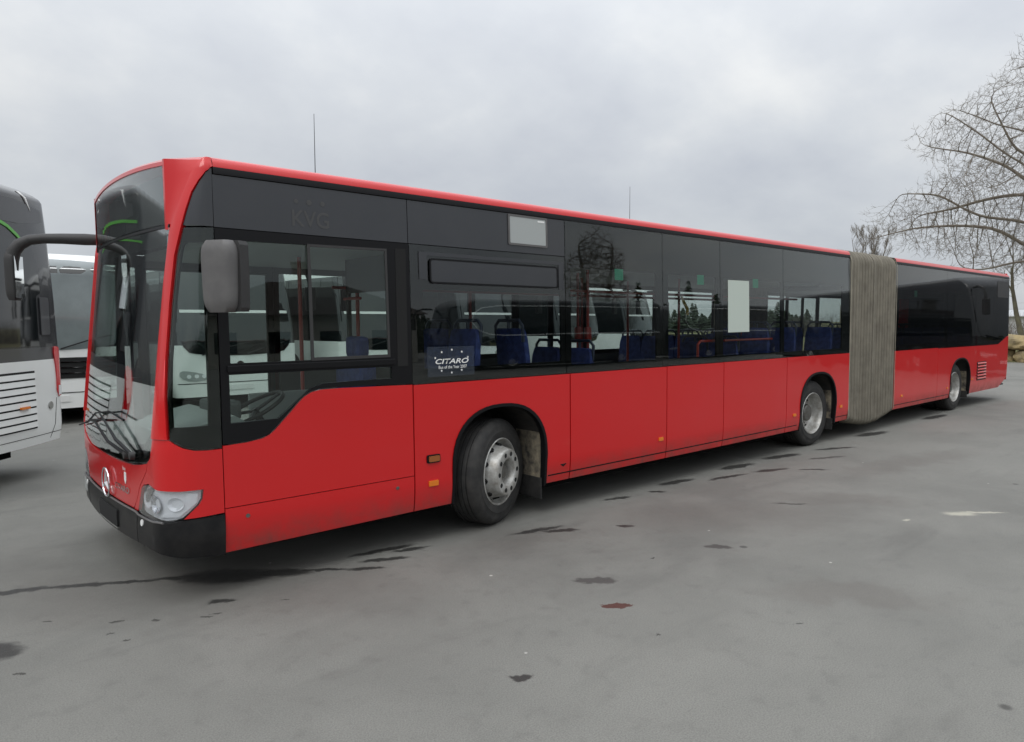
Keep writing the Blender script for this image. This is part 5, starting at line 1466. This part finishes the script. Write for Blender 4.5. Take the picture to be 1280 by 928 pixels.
# tree mirrored in the third window
colonised_tree('bare twin-stemmed tree mirrored in the third side window', (36.0, -31.0, 0),
          [(36, -31, -.1), (36, -31, 1.0), (36, -31, 2.2), (36, -31, 3.0)], [.30, .25, .2, .15],
          [[(36, -31, 2.2), (35.5, -31.5, 4.5), (35.2, -31.8, 9.3)], [(36, -31, 2.2), (36.5, -30.4, 4.5), (36.9, -30, 9.0)]],
          [(2.6, .8), (4, 1.9), (6, 2.3), (8, 1.9), (9.6, .9), (10.2, .2)], (36.05, -31), 4200, 8, step=.25, kill=.28, tip_r=.013, mat=OAK, twig=.5)

# conifer belt behind the camera side and a far belt all round
def conifers(name, specs, seed):
    rng = random.Random(seed); m_ = MB()
    for (x, y, h, w) in specs:
        m_.tube([(x, y, 0), (x, y, h * .9)], [.15, .03], 5, cap=False)
        nt_ = 15
        for t in range(nt_):
            f = t / nt_; z = h * (.08 + .88 * f); rad_ = w * (1 - f) ** .85 + .08
            nb = 9
            for k in range(nb):
                a = 2 * pi * (k + rng.random() * .7) / nb; l = rad_ * rng.uniform(.65, 1.15); dz = -h * .03 * rng.uniform(-.6, 1.6)
                ca, sa = cos(a), sin(a); wv = l * .36
                b = Vector((x, y, z + h * .03)); tip = Vector((x + ca * l, y + sa * l, z + dz)); md = (b + tip) / 2 + Vector((0, 0, .05))
                m_.add([b, md + Vector((-sa * wv, ca * wv, -.06)), tip, md + Vector((sa * wv, -ca * wv, -.06)), md + Vector((0, 0, .12))], [(0, 1, 4), (1, 2, 4), (2, 3, 4), (3, 0, 4)])
    return tag(m_.build(name, CONI), 'dark conifer wood on the horizon', 'wood', kind='stuff')
rng = random.Random(2)
sp = []
for k in range(520):
    a = -pi * .02 - pi * 1.0 * k / 520 + rng.uniform(-.01, .01); d_ = rng.uniform(62, 80)
    hgt = rng.uniform(3.6, 5.4) * (1.3 if rng.random() < .05 else 1)
    sp.append((8 + d_ * cos(a), -2 + d_ * sin(a), hgt, rng.uniform(1.5, 2.3)))
sp += [(50, -39, 7.6, 2.2), (52.5, -36.5, 6.6, 1.7), (54.5, -36.6, 7.8, 2.0), (56.5, -35, 6.2, 1.8)]
conifers('conifer_wood', sp, 7)
rng = random.Random(9); sp = []
for k in range(420):
    a = pi * .16 + pi * .9 * k / 420; d_ = rng.uniform(95, 130)
    sp.append((8 + d_ * cos(a), -2 + d_ * sin(a), rng.uniform(3, 5.5), rng.uniform(1.6, 2.6)))
conifers('far_conifer_wood', sp, 17)
tag(bpy.data.objects['far_conifer_wood'], 'low far conifer wood beyond the parked coaches', 'wood')

# ------------------------------------------------------------------ right edge: grass bank, boulders, fence, sheds
m_ = MB(); rows = []
rng = random.Random(6)
for i in range(40):
    f = i / 39; y = 24 - 50 * f; x = 34.6 + (0 if y > -2 else (-2 - y) * .25); row = []
    for j, (dx, z) in enumerate(((0, -.05), (.8, .12), (1.8, .42), (3.2, .62), (6, .72), (12, .6), (24, .4), (28, -.08))):
        row.append((x + dx + rng.uniform(-.15, .15), y, z + (rng.uniform(-.07, .07) if 0 < j < 7 else 0)))
    rows.append(row)
m_.grid(rows); tag(m_.build('grass_bank', GRASS, smooth=True, sharp=80), kind='structure')
def boulder(x, y, z, sx, sy, sz, seed, label):
    rg = random.Random(seed); bm = bmesh.new(); bmesh.ops.create_icosphere(bm, subdivisions=4, radius=1)
    from mathutils import noise as mn
    off = Vector((seed * 3.7, seed * 1.3, 0))
    for v in bm.verts:
        c = v.co.copy(); n = c.normalized()
        m = max(abs(n.x), abs(n.y), abs(n.z)); c = n / (m ** .55)
        c *= 1 + .16 * mn.noise(n * 1.4 + off) + .07 * mn.noise(n * 3.4 + off) + .03 * mn.noise(n * 8 + off)
        v.co = Vector((c.x * sx, c.y * sy, c.z * sz))
    mbx = MB(); mbx.bm(bm); o = mbx.build('boulder', STONE, smooth=True, sharp=30)
    o.location = (x, y, z); o.rotation_euler = (rg.uniform(-.1, .1), rg.uniform(-.1, .1), rg.uniform(0, 3))
    tag(o, label, 'boulder', 'sandstone boulders edging the yard')
boulder(35.2, 5.0, .20, .75, .62, .38, 1, 'lower sandy boulder touching the rear corner of the bus')
boulder(35.3, 4.1, .84, .85, .75, .34, 2, 'upper flat sandy boulder resting on the two at the right edge')
boulder(35.15, 3.55, .22, .62, .70, .36, 3, 'lower sandy boulder at the right picture edge')
boulder(35.6, 6.2, .45, .7, .8, .55, 4, 'sandy boulder hidden mostly by the bus tail')
boulder(35.4, 2.2, .45, .9, .7, .6, 5, 'sandy boulder just outside the right picture edge')
fn_ = empty('wire_fence', (46, 6, .6)); tag(fn_, 'wire fence on slim posts behind the boulders', 'fence')
finv = Matrix.Translation((-46, -6, -.6))
for k in range(9):
    y = -8 + k * 3.2; m_ = MB(); m_.tube([(46, y, .4), (46, y, 2.9)], .04, 6); o = m_.build('post', WOODP, fn_); o.matrix_parent_inverse = finv
m_ = MB()
for z in (.9, 1.3, 1.7, 2.1, 2.5, 2.85): m_.tube([(46, -8, z), (46, 17.6, z)], .008, 4)
o = m_.build('wires', ALU, fn_); o.matrix_parent_inverse = finv
for i, (x, y, w_, d_, h_, lb) in enumerate([(95, 22, 12, 10, 2.3, 'long pale shed far behind the fence, nearer the bus'), (110, 6, 9, 9, 2.1, 'pale shed far behind the fence at the right picture edge')]):
    s_ = empty('shed', (x, y, 0), R(8)); tag(s_, lb, 'shed', 'far sheds')
    m_ = MB(); m_.box((-d_ / 2, -w_ / 2, 0), (d_ / 2, w_ / 2, h_)); m_.build('wall', METF, s_)
    m_ = MB(); m_.add([(-d_ / 2 - .4, -w_ / 2 - .4, h_), (-d_ / 2 - .4, w_ / 2 + .4, h_), (d_ / 2 + .4, w_ / 2 + .4, h_), (d_ / 2 + .4, -w_ / 2 - .4, h_), (0, -w_ / 2 - .4, h_ + .8), (0, w_ / 2 + .4, h_ + .8)], [(0, 1, 5, 4), (2, 3, 4, 5), (0, 4, 3), (1, 2, 5), (3, 2, 1, 0)]); m_.build('roof', METF, s_)
# brushy hedge behind the fence
rg = random.Random(31); m_ = MB()
for k in range(2600):
    y = rg.uniform(-14, 26); x = 52 + rg.uniform(-1.2, 1.2) + (y - 5) ** 2 * .004; h = rg.uniform(.6, 2.0)
    p0 = Vector((x, y, .5)); m_.tube([p0, p0 + Vector((rg.gauss(0, .15), rg.gauss(0, .15), h * .5)), p0 + Vector((rg.gauss(0, .4), rg.gauss(0, .4), h))], [.018, .012, .006], 3, cap=False)
tag(m_.build('bare_hedge', TWIG), 'brown leafless hedge behind the wire fence', 'hedge', kind='stuff')
